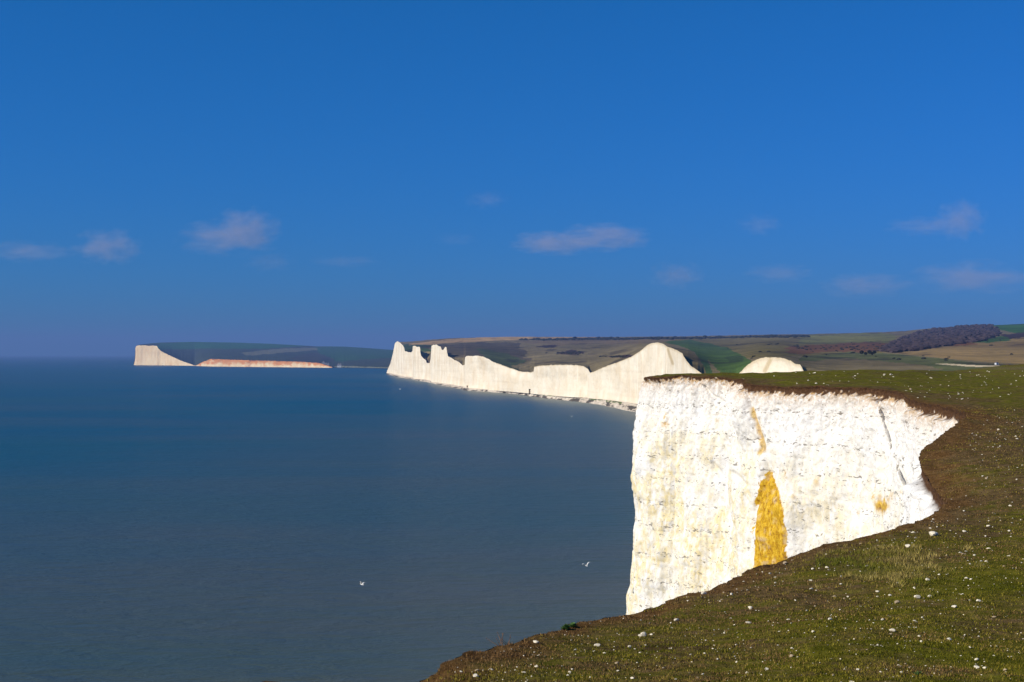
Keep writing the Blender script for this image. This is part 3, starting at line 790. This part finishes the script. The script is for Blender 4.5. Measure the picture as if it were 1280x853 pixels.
def make_stone(px, py, wpx, label, group, mesh):
    h_ = hit(px, py)
    if h_ is None: return None
    x, D = h_
    w = wpx / F * D
    o = bpy.data.objects.new('chalk_stone', mesh); col.objects.link(o)
    asp = random.uniform(.6, 1.1)
    o.scale = (w, w * asp, w * random.uniform(.55, .95))
    o.rotation_euler = (random.uniform(-.2, .2), random.uniform(-.2, .2), random.uniform(-.5, .5))
    o.location = (x, D, float(ground_z(np.array([x]), np.array([D]))[0]) + o.scale[2] * .22)
    tag(o, label, 'stone', group)
    return o
used = []
for (px, py, w, lab) in BIG:
    buff = 'buff' in lab
    o = make_stone(px, min(py, 851), w * .9, lab, 'chalk stones on the clifftop turf', SM[6] if buff else SM[random.randrange(6)])
    used.append((px, py))
    if 'upright' in lab: o.scale[2] *= 1.7; o.location.z += .03
# many more: sampled over the turf, the ones that show largest are things of their own
cand = []
tries = 0
clus = [(1188, 495), (1205, 493), (1215, 560), (1240, 540), (1200 + 0, 740), (1110, 800), (690, 815), (1060, 690), (1180, 790), (1230, 700), (650, 830), (1200, 496), (1190, 600), (1245, 520), (1110, 473), (1030, 471), (960, 800), (1150, 850)]
cand = []
while len(cand) < 1450 and tries < 14000:
    tries += 1
    if random.random() < .22:
        c0 = random.choice(clus); px = random.gauss(c0[0], 42); py = random.gauss(c0[1], 20)
    else:
        px = random.uniform(520, 1290); py = random.uniform(462, 856) if random.random() < .72 else random.uniform(640, 856)
    if not (515 < px < 1295 and 461 < py < 858): continue
    # quick reject of screen area over sea and cliff
    lip = np.interp(px, [522, 560, 620, 700, 790, 850, 920, 1000, 1100, 1182, 1215, 1290], [853, 828, 805, 785, 767, 745, 716, 691, 664, 633, 530, 500])
    upper = py < 482 and px > 880
    if not (py > lip + 2 or upper or (px > 1130 and py < 500)): continue
    h_ = hit(px, py)
    if h_ is None: continue
    if abs(px - 1167) < 12 and abs(py - 669) < 8: continue
    wpx = .8 + random.expovariate(1 / 1.0); wpx = min(wpx, 6)
    if py < 640: wpx = min(.9 + random.expovariate(1 / .7), 4)
    cand.append((px, py, h_, wpx))
CX = np.array([c[2][0] for c in cand]); CY = np.array([c[2][1] for c in cand])
ok = inside(CX, CY) & (edge_dist(CX, CY) > .35)
CZ = ground_z(CX, CY)
items = [(cand[i][3], CX[i], CY[i], CZ[i], cand[i][0], cand[i][1]) for i in range(len(cand)) if ok[i]]
items.sort(reverse=True)
one = items[:265]; rest = items[265:1500]
for w, x, y, z, px, py in one:
    k = random.choice((0, 1, 2, 3, 4, 5, 0, 1, 2, 3, 6, 7))
    o = bpy.data.objects.new('chalk_stone', SM[k]); col.objects.link(o)
    s = w / F * y
    o.scale = (s, s * random.uniform(.6, 1.2), s * random.uniform(.5, .95)); o.rotation_euler = (random.uniform(-.3, .3), random.uniform(-.3, .3), random.uniform(0, 6.28))
    o.location = (x, y, z + o.scale[2] * .12)
    kind = 'buff' if k >= 6 else 'white'
    if y > 90: lab = f'small {kind} stone on the far flat turf beyond the brown bay'; gp = f'{kind} stones on the far turf'
    elif py < 690: lab = f'small {kind} stone on brown turf near the cliff edge'; gp = f'{kind} stones near the cliff edge'
    elif px < 900: lab = f'small {kind} stone on the narrow tongue of turf at the lip'; gp = f'{kind} stones on the turf tongue'
    else: lab = f'small {kind} stone scattered on the dark near slope'; gp = f'{kind} stones scattered on the near slope'
    tag(o, lab, 'stone', gp)
VV, FF, nv = [], [], 0
base_ = []
for me in SM:
    v = np.array([v.co[:] for v in me.vertices]); f = np.array([p.vertices[:] for p in me.polygons]); base_.append((v, f))
for w, x, y, z, px, py in rest:
    v, f = random.choice(base_); s = max(w, .7) / F * y; a = random.uniform(0, 6.28)
    vv = v * np.array([s, s * random.uniform(.6, 1.2), s * random.uniform(.5, .9)])
    vv = np.stack([vv[:, 0] * math.cos(a) - vv[:, 1] * math.sin(a), vv[:, 0] * math.sin(a) + vv[:, 1] * math.cos(a), vv[:, 2]], 1) + np.array([x, y, z + s * .12])
    VV.append(vv); FF.append(f + nv); nv += len(v)
o = mesh_np('gravel', np.concatenate(VV), np.concatenate(FF), M_stone, smooth=False)
tag(o, 'crumbs of white chalk scattered through the turf', 'gravel', None, 'stuff')

# ------------------------------------------------------------------ grass blades
def mat_grass():
    t = NT('grass_blades'); c = t.vcol(); t.base(c, .9, .0); return t.m
def blades(name, n_try, lnlo, lnhi, pxlo, pxhi, hmin, hmax, wfac, palette, label, mask=None):
    px = RNG.uniform(pxlo, pxhi, n_try); D = np.exp(RNG.uniform(lnlo, lnhi, n_try))
    x = (px - 640) / F * D; y = D
    k = inside(x, y)
    # clumping
    cl = fbm(x * 1.3, y * 1.3, 0, 3, seed=500)
    k &= RNG.uniform(-1, .6, n_try) < cl + .35
    x, y, px, D = x[k], y[k], px[k], D[k]
    ed = edge_dist(x, y); k = ed > .05
    x, y, px, D, ed = x[k], y[k], px[k], D[k], ed[k]
    z = ground_z(x, y)
    if mask is not None:
        k = mask(px, EY - (z - HC) / D * F, x, y); x, y, z, px, D, ed = x[k], y[k], z[k], px[k], D[k], ed[k]
    n_ = len(x)
    h = RNG.uniform(hmin, hmax, n_); w = wfac * D * RNG.uniform(.6, 1.4, n_)
    a = RNG.uniform(0, math.pi, n_); la = RNG.uniform(0, 2 * math.pi, n_); ln = RNG.uniform(.1, 1.0, n_) * h
    V = np.empty((n_, 3, 3))
    V[:, 0] = np.stack([x - np.cos(a) * w, y - np.sin(a) * w, z - .01], 1)
    V[:, 1] = np.stack([x + np.cos(a) * w, y + np.sin(a) * w, z - .01], 1)
    V[:, 2] = np.stack([x + np.cos(la) * ln, y + np.sin(la) * ln, z + h], 1)
    nb_ = fbm(x * .35, y * .35, 0, 4, seed=510) + .5 * RNG.uniform(-1, 1, n_) + .9 * np.exp(-ed / 1.2) + .25 * np.exp(-(((x - 31) / 14) ** 2 + ((y - 98) / 34) ** 2))
    pal = np.array(palette); idx = np.clip(((nb_ + .9) / 1.9 * len(pal)).astype(int), 0, len(pal) - 1)
    C = pal[idx] * 1.55 * RNG.uniform(.4, 1.65, n_)[:, None]
    C = np.repeat(C, 3, 0)
    o = mesh_np(name, V.reshape(-1, 3), np.arange(n_ * 3).reshape(-1, 3), M_gr, cols=C, smooth=False)
    tag(o, label, 'grass', None, 'stuff'); return o
M_gr = mat_grass()
turfpal = [(.050, .052, .004), (.082, .074, .007), (.112, .092, .012), (.130, .100, .018), (.130, .085, .028), (.105, .062, .026)]
blades('grass', 230000, math.log(26), math.log(120), 500, 1300, .02, .06, .00036, turfpal, 'short dark green turf grass covering the clifftop')
blades('grass', 30000, math.log(40), math.log(58), 1020, 1230, .07, .17, .00020, [(.08, .085, .010), (.11, .10, .016), (.15, .12, .03), (.22, .17, .055)],
       'longer dry straw-coloured grass patch on the slope', mask=lambda px, py, x, y: np.hypot((px - 1120) / 85, (py - 708) / 24) + .9 * fbm(x * .9, y * .5, 0, 3, seed=520) < .8)

# ------------------------------------------------------------------ plants on the lip
M_leaf = plain('leaf_green', (.10, .19, .045), .8, .4, 20); M_stem = plain('plant_stalk', (.12, .08, .04), .8)
def leafy(px, D, n_leaf, r, label):
    x = (px - 640) / F * D; z = float(ground_z(np.array([x]), np.array([D]))[0])
    root = bpy.data.objects.new('plant', None); col.objects.link(root); root.location = (x, D, z)
    tag(root, label, 'plant')
    bm = bmesh.new()
    for k in range(n_leaf):
        a = random.uniform(0, 6.28); el = random.uniform(.3, 1.3); L = r * random.uniform(.6, 1.1); w = L * .28
        d = Vector((math.cos(a) * math.cos(el), math.sin(a) * math.cos(el), math.sin(el))); sd = Vector((-math.sin(a), math.cos(a), 0))
        p = [Vector((0, 0, .01)), d * L * .5 + sd * w, d * L + Vector((0, 0, -L * .15)), d * L * .5 - sd * w, d * L * .55 + Vector((0, 0, -.02))]
        v = [bm.verts.new(q) for q in p]; bm.faces.new((v[0], v[1], v[4])); bm.faces.new((v[1], v[2], v[4])); bm.faces.new((v[2], v[3], v[4])); bm.faces.new((v[3], v[0], v[4]))
    bm_obj('leaf_cluster', bm, M_leaf, root)
    bm = bmesh.new()
    for k in range(5):
        a = random.uniform(0, 6.28); b2 = Vector((math.cos(a) * .05, math.sin(a) * .05, .1 * random.uniform(.5, 1)))
        bmesh.ops.create_cone(bm, cap_ends=True, segments=5, radius1=.008, radius2=.004, depth=b2.length,
                              matrix=__import__('mathutils').Matrix.Translation(b2 / 2) @ b2.to_track_quat('Z', 'Y').to_matrix().to_4x4())
    bm_obj('stem', bm, M_stem, root)
leafy(707, 37.7, 60, .20, 'left clump of bright green leaves growing on the turf lip above the sea')
leafy(716, 38.1, 50, .17, 'right clump of bright green leaves growing on the turf lip above the sea')
leafy(1148, 27.6, 30, .12, 'low green leafy plant at the bottom of the turf slope')
def stalks(px, D, label):
    x = (px - 640) / F * D; z = float(ground_z(np.array([x]), np.array([D]))[0])
    bm = bmesh.new()
    from mathutils import Matrix
    for k in range(9):
        a = random.uniform(0, 6.28); ln = random.uniform(.1, .38); d = Vector((math.cos(a) * .7 - .35, math.sin(a) * .7, random.uniform(.6, 1.2))).normalized() * ln
        p0 = Vector((random.uniform(-.15, .15), random.uniform(-.1, .1), -.01))
        bmesh.ops.create_cone(bm, cap_ends=True, segments=5, radius1=.008, radius2=.004, depth=ln, matrix=Matrix.Translation(p0 + d / 2) @ d.to_track_quat('Z', 'Y').to_matrix().to_4x4())
        bmesh.ops.create_icosphere(bm, subdivisions=1, radius=.014, matrix=Matrix.Translation(p0 + d))
    o = bm_obj('dead_plant', bm, plain('dry_stalk', (.20, .11, .06), .9)); o.location = (x, D, z); tag(o, label, 'plant')
stalks(1181, 66.0, 'small dry tuft on the brown lip beside the white chalk spur')
stalks(630, 34.3, 'dead brown stalks leaning over the turf lip above the sea')

# ------------------------------------------------------------------ scrub woods on the downs
M_scrub = plain('scrub_leaves', (.050, .034, .036), .95, .45, .12)
M_hedge = plain('hedge_leaves', (.024, .026, .018), .95, .35, .12)
def on_hill(px, tq):
    i = int(np.clip(np.searchsorted(cx, px), 0, len(cx) - 1)); j = int(np.clip(round(tq * (NR - 1)), 0, NR - 1))
    return XH[j, i], DR[j, i], ZH[j, i]
def row_of(px, py):
    i = int(np.clip(np.searchsorted(cx, px), 0, len(cx) - 1)); c = PYH[:, i]
    j = int(np.argmin(np.abs(c - py))); return XH[j, i], DR[j, i], ZH[j, i]
ico = bmesh.new(); bmesh.ops.create_icosphere(ico, subdivisions=2, radius=1)
iv = np.array([v.co[:] for v in ico.verts]); ifc = np.array([[v.index for v in f.verts] for f in ico.faces]); ico.free()
def scrub_mass(name, spots, mat, label):
    VV, FF, nv = [], [], 0
    for (x, y, z, s) in spots:
        nn = 1 + .30 * RNG.uniform(-1, 1, len(iv))
        v = iv * nn[:, None] * np.array([s * 1.4, s * 1.4, s * .62]) + np.array([x, y, z + s * .25])
        VV.append(v); FF.append(ifc + nv); nv += len(iv)
    o = mesh_np(name, np.concatenate(VV), np.concatenate(FF), mat, smooth=False)
    tag(o, label, 'scrub', None, 'stuff')
sp = []
PW = np.array(WOOD)
while len(sp) < 900:
    px, py = random.uniform(1096, 1254), random.uniform(404, 442)
    if not in_poly(np.array([px]), np.array([py]), WOOD)[0]: continue
    x, y, z = row_of(px, py); sp.append((x, y, z, random.uniform(2.0, 4.6)))
scrub_mass('woodland', sp, M_scrub, 'dark purple-brown scrub wood covering the right-hand hilltop')
sp = []
for k in range(520):
    px = random.uniform(650, 1010); py = np.interp(px, [650, 720, 850, 1010], [425.2, 424.4, 423.2, 420.8]) + random.gauss(0, .55)
    x, y, z = row_of(px, py); sp.append((x, y, z, random.uniform(1.8, 4.2)))
scrub_mass('woodland', sp, M_hedge, 'thin dark line of scrub along the crest of the downs')
sp = []
for k in range(170):
    r_ = random.random()
    if r_ < .3: px, py = random.gauss(712, 9), random.gauss(441.5, 1)
    elif r_ < .4: px, py = random.gauss(770, 9), random.gauss(446, .6)
    elif r_ < .75: px, py = random.uniform(990, 1110), random.gauss(435, 3)
    else: px, py = random.uniform(900, 1270), random.uniform(424, 452)
    x, y, z = row_of(px, py); sp.append((x, y, z, random.uniform(.6, 1.5)))
scrub_mass('shrubbery', sp, M_hedge, 'loose dark bushes dotted over the lower downs')
sp = []
for k in range(260):
    px = random.gauss(1262, 26); D = random.gauss(322, 8); x = (px - 640) / F * D
    z = float(ground_z(np.array([x]), np.array([D]))[0]); sp.append((x, D, z - .1, random.uniform(.12, .36)))
M_gorse = plain('heath', (.13, .075, .035), .95, .4, 1.5)
scrub_mass('undergrowth', sp, M_gorse, 'low rusty heath along the crest of the near turf')
# five small trees in the hollow
def tree(px, py, h, label):
    x, y, z = row_of(px, py); root = bpy.data.objects.new('tree', None); col.objects.link(root); root.location = (x, y, z)
    tag(root, label, 'tree', 'small bare trees in the hollow')
    bm = bmesh.new()
    from mathutils import Matrix
    bmesh.ops.create_cone(bm, cap_ends=True, segments=7, radius1=h * .05, radius2=h * .02, depth=h * .7, matrix=Matrix.Translation((0, 0, h * .33)))
    for k in range(4):
        a = k * 1.6; d = Vector((math.cos(a) * .5, math.sin(a) * .5, .8)) * h * .3
        bmesh.ops.create_cone(bm, cap_ends=True, segments=5, radius1=h * .02, radius2=h * .008, depth=d.length, matrix=Matrix.Translation(Vector((0, 0, h * .5)) + d / 2) @ d.to_track_quat('Z', 'Y').to_matrix().to_4x4())
    bm_obj('trunk', bm, M_stem, root)
    n_ = 500; dr = RNG.normal(size=(n_, 3)); dr /= np.linalg.norm(dr, axis=1)[:, None]
    P = dr * (RNG.uniform(.5, 1, n_) ** .5)[:, None] * np.array([h * .38, h * .38, h * .32]) + np.array([0, 0, h * .68])
    V = P[:, None] + RNG.normal(size=(n_, 3, 3)) * h * .06
    mesh_np('crown', V.reshape(-1, 3), np.arange(n_ * 3).reshape(-1, 3), M_hedge, root, smooth=False)
for px, py, h, lab in ((1077, 444.5, 4.0, 'leftmost of the five small trees in the grassy hollow'), (1081.5, 445.5, 3.2, 'second small tree from the left in the grassy hollow'), (1085.5, 444.5, 4.2, 'middle and tallest of the five small trees in the hollow'),
                       (1089, 445.3, 3.4, 'fourth small tree from the left in the grassy hollow'), (1093, 444.2, 3.6, 'rightmost of the five small trees in the grassy hollow')):
    tree(px, py, h, lab)

# ------------------------------------------------------------------ buildings and van
M_white = plain('white_render', (.78, .77, .74), .7, .08, .5); M_roof = plain('slate_roof', (.14, .13, .14), .7, .2, .5); M_glass = plain('window_glass', (.03, .04, .05), .2, .1)
def bx(bm, x0, x1, y0, y1, z0, z1):
    v = [bm.verts.new((x, y, z)) for x in (x0, x1) for y in (y0, y1) for z in (z0, z1)]
    for f in ((0, 1, 3, 2), (4, 6, 7, 5), (0, 4, 5, 1), (2, 3, 7, 6), (0, 2, 6, 4), (1, 5, 7, 3)): bm.faces.new([v[i] for i in f])
def cottage(px, D, z, L, label, gable=2):
    root = bpy.data.objects.new('cottage', None); col.objects.link(root); root.location = ((px - 640) / F * D, D, z)
    tag(root, label, 'house')
    bm = bmesh.new(); bx(bm, -L / 2, L / 2, 0, 8, -2, 5); bm_obj('wall', bm, M_white, root)
    bm = bmesh.new()
    v = [bm.verts.new(p) for p in ((-L / 2 - .4, -.5, 4.9), (L / 2 + .4, -.5, 4.9), (L / 2 + .4, 8.5, 4.9), (-L / 2 - .4, 8.5, 4.9), (-L / 2 - .4, 4, 8.6), (L / 2 + .4, 4, 8.6))]
    for f in ((0, 1, 5, 4), (2, 3, 4, 5), (0, 4, 3), (1, 2, 5), (0, 3, 2, 1)): bm.faces.new([v[i] for i in f])
    rf = bm_obj('roof', bm, M_roof, root)
    for k in range(gable):
        bm = bmesh.new(); xx = -L / 2 + (k + .5) * L / gable; bx(bm, xx - .7, xx + .7, 3.4, 4.8, 8, 10.4); bm_obj('chimney', bm, M_white, rf)
        for q in (-2.2, 2.2):
            bm = bmesh.new(); bx(bm, xx + q - .6, xx + q + .6, -.06, .1, 1.6, 3.2); bm_obj('window', bm, M_glass, root)
cottage(407.5, 4560, 4.5, 20, 'white cottage row with a dark roof on the far shore', 3)
cottage(404, 4600, 9, 9, 'small white house above and behind the cottage row', 1)
cottage(424, 4440, 3.0, 13, 'low white house alone on the far shore past the cottages', 2)
from mathutils import Matrix
x, y, z = row_of(1246.5, 456.0)
k_ = 3.2 / F * y
root = bpy.data.objects.new('hut', None); col.objects.link(root); root.location = (x, y, z - .05); root.rotation_euler = (0, 0, .2)
tag(root, 'small white hut standing at the end of the pale track', 'hut')
bm = bmesh.new(); bx(bm, -k_ / 2, k_ / 2, 0, k_ * 1.2, -.3, k_ * .75); bm_obj('wall', bm, plain('white_boards', (.7, .72, .76), .6, .05), root)
bm = bmesh.new()
v = [bm.verts.new((a * k_, b * k_, c * k_)) for a, b, c in ((-.56, -.06, .74), (.56, -.06, .74), (.56, 1.26, .74), (-.56, 1.26, .74), (0, -.06, 1.05), (0, 1.26, 1.05))]
for f in ((0, 1, 4), (3, 5, 2), (0, 4, 5, 3), (1, 2, 5, 4), (0, 3, 2, 1)): bm.faces.new([v[i] for i in f])
bm_obj('roof', bm, M_roof, root)
bm = bmesh.new(); bx(bm, -k_ * .12, k_ * .12, -.05, .02, 0, k_ * .55); bm_obj('door', bm, M_glass, root)
print('hut', y, k_)

# ------------------------------------------------------------------ gulls
M_gull = plain('gull_white', (.82, .82, .80), .7, .05); M_wing = plain('gull_wing', (.62, .64, .66), .7, .08); M_beak = plain('gull_beak', (.6, .4, .05), .5)
def gull(px, py, D, rz, up, label, roll=0.0):
    X, Y, z = px2w(px, py, D)
    root_bm = bmesh.new()
    prof_ = [(-.30, .004, .02), (-.24, .05, .0), (-.12, .075, 0), (0, .085, 0), (.10, .075, .01), (.17, .05, .03), (.22, .045, .045), (.26, .03, .045), (.29, .012, .035)]
    rings = []
    for (yy, r, zz) in prof_:
        rings.append([root_bm.verts.new((math.cos(a) * r * (2.2 if yy < -.28 else 1), yy, zz + math.sin(a) * r * .85)) for a in [i * math.pi / 5 for i in range(10)]])
    for a, b in zip(rings[:-1], rings[1:]):
        for i in range(10): root_bm.faces.new((a[i], a[(i + 1) % 10], b[(i + 1) % 10], b[i]))
    root_bm.faces.new(rings[0]); root_bm.faces.new(rings[-1][::-1])
    # wings rise to the wrist, then level out; part of the continuous body
    for s in (-1, 1):
        secs = [(.05, .10, -.10, .03), (.28, .13, -.06, .03 + up * .22), (.46, .08, -.05, .03 + up * .30), (.70, -.08, -.14, .03 + up * .26)]
        pr = []
        for (xx, le, te, zz) in secs:
            th_ = .018 if xx < .6 else .006
            pr.append([root_bm.verts.new((s * xx, le, zz)), root_bm.verts.new((s * xx, (le + te) / 2, zz + th_)), root_bm.verts.new((s * xx, te, zz)), root_bm.verts.new((s * xx, (le + te) / 2, zz - th_ * .6))])
        for a, b in zip(pr[:-1], pr[1:]):
            for i in range(4): root_bm.faces.new((a[i], a[(i + 1) % 4], b[(i + 1) % 4], b[i]))
        root_bm.faces.new(pr[-1]); root_bm.faces.new(pr[0][::-1])
    bmesh.ops.recalc_face_normals(root_bm, faces=root_bm.faces)
    o = bm_obj('gull', root_bm, M_gull, None, True); o.location = (X, Y, z); o.rotation_euler = (.1, roll, rz)
    tag(o, label, 'gull', 'gulls over the sea')
    bm = bmesh.new(); bmesh.ops.create_cone(bm, cap_ends=True, segments=6, radius1=.014, radius2=.003, depth=.07, matrix=Matrix.Translation((0, .32, .03)) @ Matrix.Rotation(-math.pi / 2, 4, 'X'))
    bm_obj('beak', bm, M_beak, o)
gull(452.5, 731, 170, 1.1, 1.0, 'white gull with spread wings flying low over the sea, lower left of the others', .25)
gull(733, 707.5, 190, .5, 1.3, 'white gull with raised wings flying over dark water beside the near cliff', -.15)
gull(500, 487, 520, 1.3, .9, 'tiny distant gull over the water off the farthest chalk point')
gull(714.5, 521, 480, .3, 1.1, 'tiny distant gull over the water below the middle cliffs')

# ------------------------------------------------------------------ clouds (real vapour, far beyond the land)
def cloud_mat():
    m_ = bpy.data.materials.new('cloud_vapour'); m_.use_nodes = True; t = m_.node_tree; t.nodes.clear()
    out = t.nodes.new('ShaderNodeOutputMaterial'); pv = t.nodes.new('ShaderNodeVolumePrincipled'); t.links.new(pv.outputs[0], out.inputs['Volume'])
    pv.inputs['Color'].default_value = (.97, .86, .93, 1)
    tc = t.nodes.new('ShaderNodeTexCoord'); ln = t.nodes.new('ShaderNodeVectorMath'); ln.operation = 'LENGTH'; t.links.new(tc.outputs['Object'], ln.inputs[0])
    no = t.nodes.new('ShaderNodeTexNoise'); no.inputs['Scale'].default_value = 2.3; no.inputs['Detail'].default_value = 4; no.inputs['Roughness'].default_value = .6
    info = t.nodes.new('ShaderNodeObjectInfo'); ad = t.nodes.new('ShaderNodeVectorMath'); ad.operation = 'ADD'
    t.links.new(tc.outputs['Object'], ad.inputs[0]); t.links.new(info.outputs['Location'], ad.inputs[1]); t.links.new(ad.outputs[0], no.inputs['Vector'])
    a = t.nodes.new('ShaderNodeMath'); a.operation = 'SUBTRACT'; t.links.new(no.outputs['Fac'], a.inputs[0])
    b = t.nodes.new('ShaderNodeMath'); b.operation = 'MULTIPLY'; b.inputs[1].default_value = .42; t.links.new(ln.outputs['Value'], b.inputs[0]); t.links.new(b.outputs[0], a.inputs[1])
    mr = t.nodes.new('ShaderNodeMapRange'); mr.inputs[1].default_value = .15; mr.inputs[2].default_value = .50; t.links.new(a.outputs[0], mr.inputs[0])
    mm = t.nodes.new('ShaderNodeMath'); mm.operation = 'MULTIPLY'; t.links.new(mr.outputs[0], mm.inputs[0]); t.links.new(info.outputs['Alpha'], mm.inputs[1])
    m3 = t.nodes.new('ShaderNodeMath'); m3.operation = 'MULTIPLY'; m3.inputs[1].default_value = CLOUD_D; t.links.new(mm.outputs[0], m3.inputs[0])
    t.links.new(m3.outputs[0], pv.inputs['Density'])
    return m_
CLOUD_D = .0010
M_cloud = cloud_mat()
CL = [ # px, py, width, height, density, label
 (134, 309, 74, 36, .9, 'small rounded pinkish cloud second from the left in the low sky'),
 (284, 298, 110, 34, .6, 'broad base of the large pink cloud left of centre in the sky'),
 (310, 285, 70, 40, 1.0, 'bright puffed top of the large pink cloud left of centre in the sky'),
 (692, 304, 96, 24, .9, 'left half of the long flat cloud at the centre of the sky'),
 (757, 297, 100, 28, .9, 'bright right half of the long flat cloud at the centre of the sky'),
 (608, 250, 46, 18, .35, 'highest faint wisp of cloud above the middle cliffs'),
 (845, 345, 58, 28, .7, 'small oval cloud low over the tall chalk brow'),
 (950, 281, 50, 22, .4, 'faint small cloud above the green field'),
 (1200, 275, 56, 40, .9, 'bright upright puff of cloud high over the right hilltop'),
 (1160, 283, 90, 20, .3, 'thin streak of cloud left of the upright puff'),
 (975, 342, 76, 20, .4, 'thin flat cloud low above the short chalk face'),
 (1082, 357, 96, 26, .5, 'long faint cloud low in the sky between the flat cloud and the right edge'),
 (1215, 348, 130, 34, .5, 'wide faint cloud bank low over the right hilltop'),
 (35, 315, 100, 22, .35, 'leftmost faint streak of cloud low over the sea'),
 (338, 328, 56, 20, .28, 'dim little cloud just below the large pink cloud'),
 (430, 327, 80, 12, .2, 'very thin level wisp right of the large pink cloud'),
 (570, 300, 50, 14, .15, 'barely visible wisp left of the long flat cloud')]
cm = bmesh.new(); bmesh.ops.create_icosphere(cm, subdivisions=3, radius=1.0); cme = bpy.data.meshes.new('cloud'); cm.to_mesh(cme); cm.free(); cme.materials.append(M_cloud)
for (px, py, w, h, dn, lab) in CL:
    D = 30000.; s = D / F
    o = bpy.data.objects.new('cloud', cme); col.objects.link(o)
    o.location = ((px - 640) * s, D, HC + (EY - py) * s); o.scale = (w * s * .66, w * s * .5, h * s * .74)
    o.color = (1, 1, 1, dn); tag(o, lab, 'cloud', 'small clouds over the coast')

# ------------------------------------------------------------------ haze
hm = bpy.data.materials.new('haze'); hm.use_nodes = True; nt = hm.node_tree; nt.nodes.clear()
out = nt.nodes.new('ShaderNodeOutputMaterial'); pv = nt.nodes.new('ShaderNodeVolumePrincipled')
pv.inputs['Color'].default_value = (.23, .39, .80, 1); pv.inputs['Density'].default_value = 8.5e-5; pv.inputs['Anisotropy'].default_value = 0.0
nt.links.new(pv.outputs[0], out.inputs['Volume'])
bm = bmesh.new(); bx_ = 25700
bx(bm, -bx_, bx_, -bx_, bx_, -8, 330)
bmesh.ops.recalc_face_normals(bm, faces=bm.faces)
o = bm_obj('haze', bm, hm); tag(o, 'thin blue sea haze over the whole bay', 'haze', None, 'stuff')

# ------------------------------------------------------------------ light
SUN = Vector((-.93, -.36, 0)).normalized(); EL = math.radians(30)
sd = Vector((SUN.x * math.cos(EL), SUN.y * math.cos(EL), math.sin(EL)))
L = bpy.data.lights.new('sun', 'SUN'); L.energy = 4.9; L.angle = math.radians(.5); L.color = (1, .93, .78)
lo = bpy.data.objects.new('sun', L); col.objects.link(lo); lo.rotation_euler = sd.to_track_quat('Z', 'Y').to_euler()
w = bpy.data.worlds.new('World'); scene.world = w; w.use_nodes = True; nt = w.node_tree
bg = nt.nodes['Background']; sky = nt.nodes.new('ShaderNodeTexSky'); sky.sky_type = 'NISHITA'; sky.sun_disc = False
sky.sun_elevation = EL; sky.sun_rotation = math.atan2(sd.x, sd.y)
sky.air_density = 1.0; sky.dust_density = .3; sky.ozone_density = 3.0; sky.altitude = 0
sep = nt.nodes.new('ShaderNodeSeparateColor'); com = nt.nodes.new('ShaderNodeCombineColor'); nt.links.new(sky.outputs[0], sep.inputs[0])
for i, (p_, a_) in enumerate(((1.7, .026), (.72, .70), (1.0, 1.12))):      # the polarised deep blue of the day
    pw = nt.nodes.new('ShaderNodeMath'); pw.operation = 'POWER'; pw.inputs[1].default_value = p_
    ml = nt.nodes.new('ShaderNodeMath'); ml.operation = 'MULTIPLY'; ml.inputs[1].default_value = a_
    nt.links.new(sep.outputs[i], pw.inputs[0]); nt.links.new(pw.outputs[0], ml.inputs[0]); nt.links.new(ml.outputs[0], com.inputs[i])
nt.links.new(com.outputs[0], bg.inputs['Color'])
bg.inputs['Strength'].default_value = .085

# ------------------------------------------------------------------ camera and output
cam = bpy.data.cameras.new('camera'); cam.sensor_width = 36; cam.lens = F / 1280 * 36; cam.clip_end = 80000; cam.clip_start = .3
cam.shift_y = (EY - 426.5) / 1280
co = bpy.data.objects.new('camera', cam); col.objects.link(co); co.location = (0, 0, HC); co.rotation_euler = (math.pi / 2, 0, 0)
scene.camera = co
scene.view_settings.view_transform = 'Standard'; scene.view_settings.look = 'None'; scene.view_settings.gamma = 1; scene.view_settings.exposure = 0
scene.render.engine = 'CYCLES'
cy = scene.cycles; cy.max_bounces = 5; cy.diffuse_bounces = 3; cy.volume_bounces = 0; cy.transparent_max_bounces = 16; cy.use_denoising = True
cy.volume_max_steps = 256
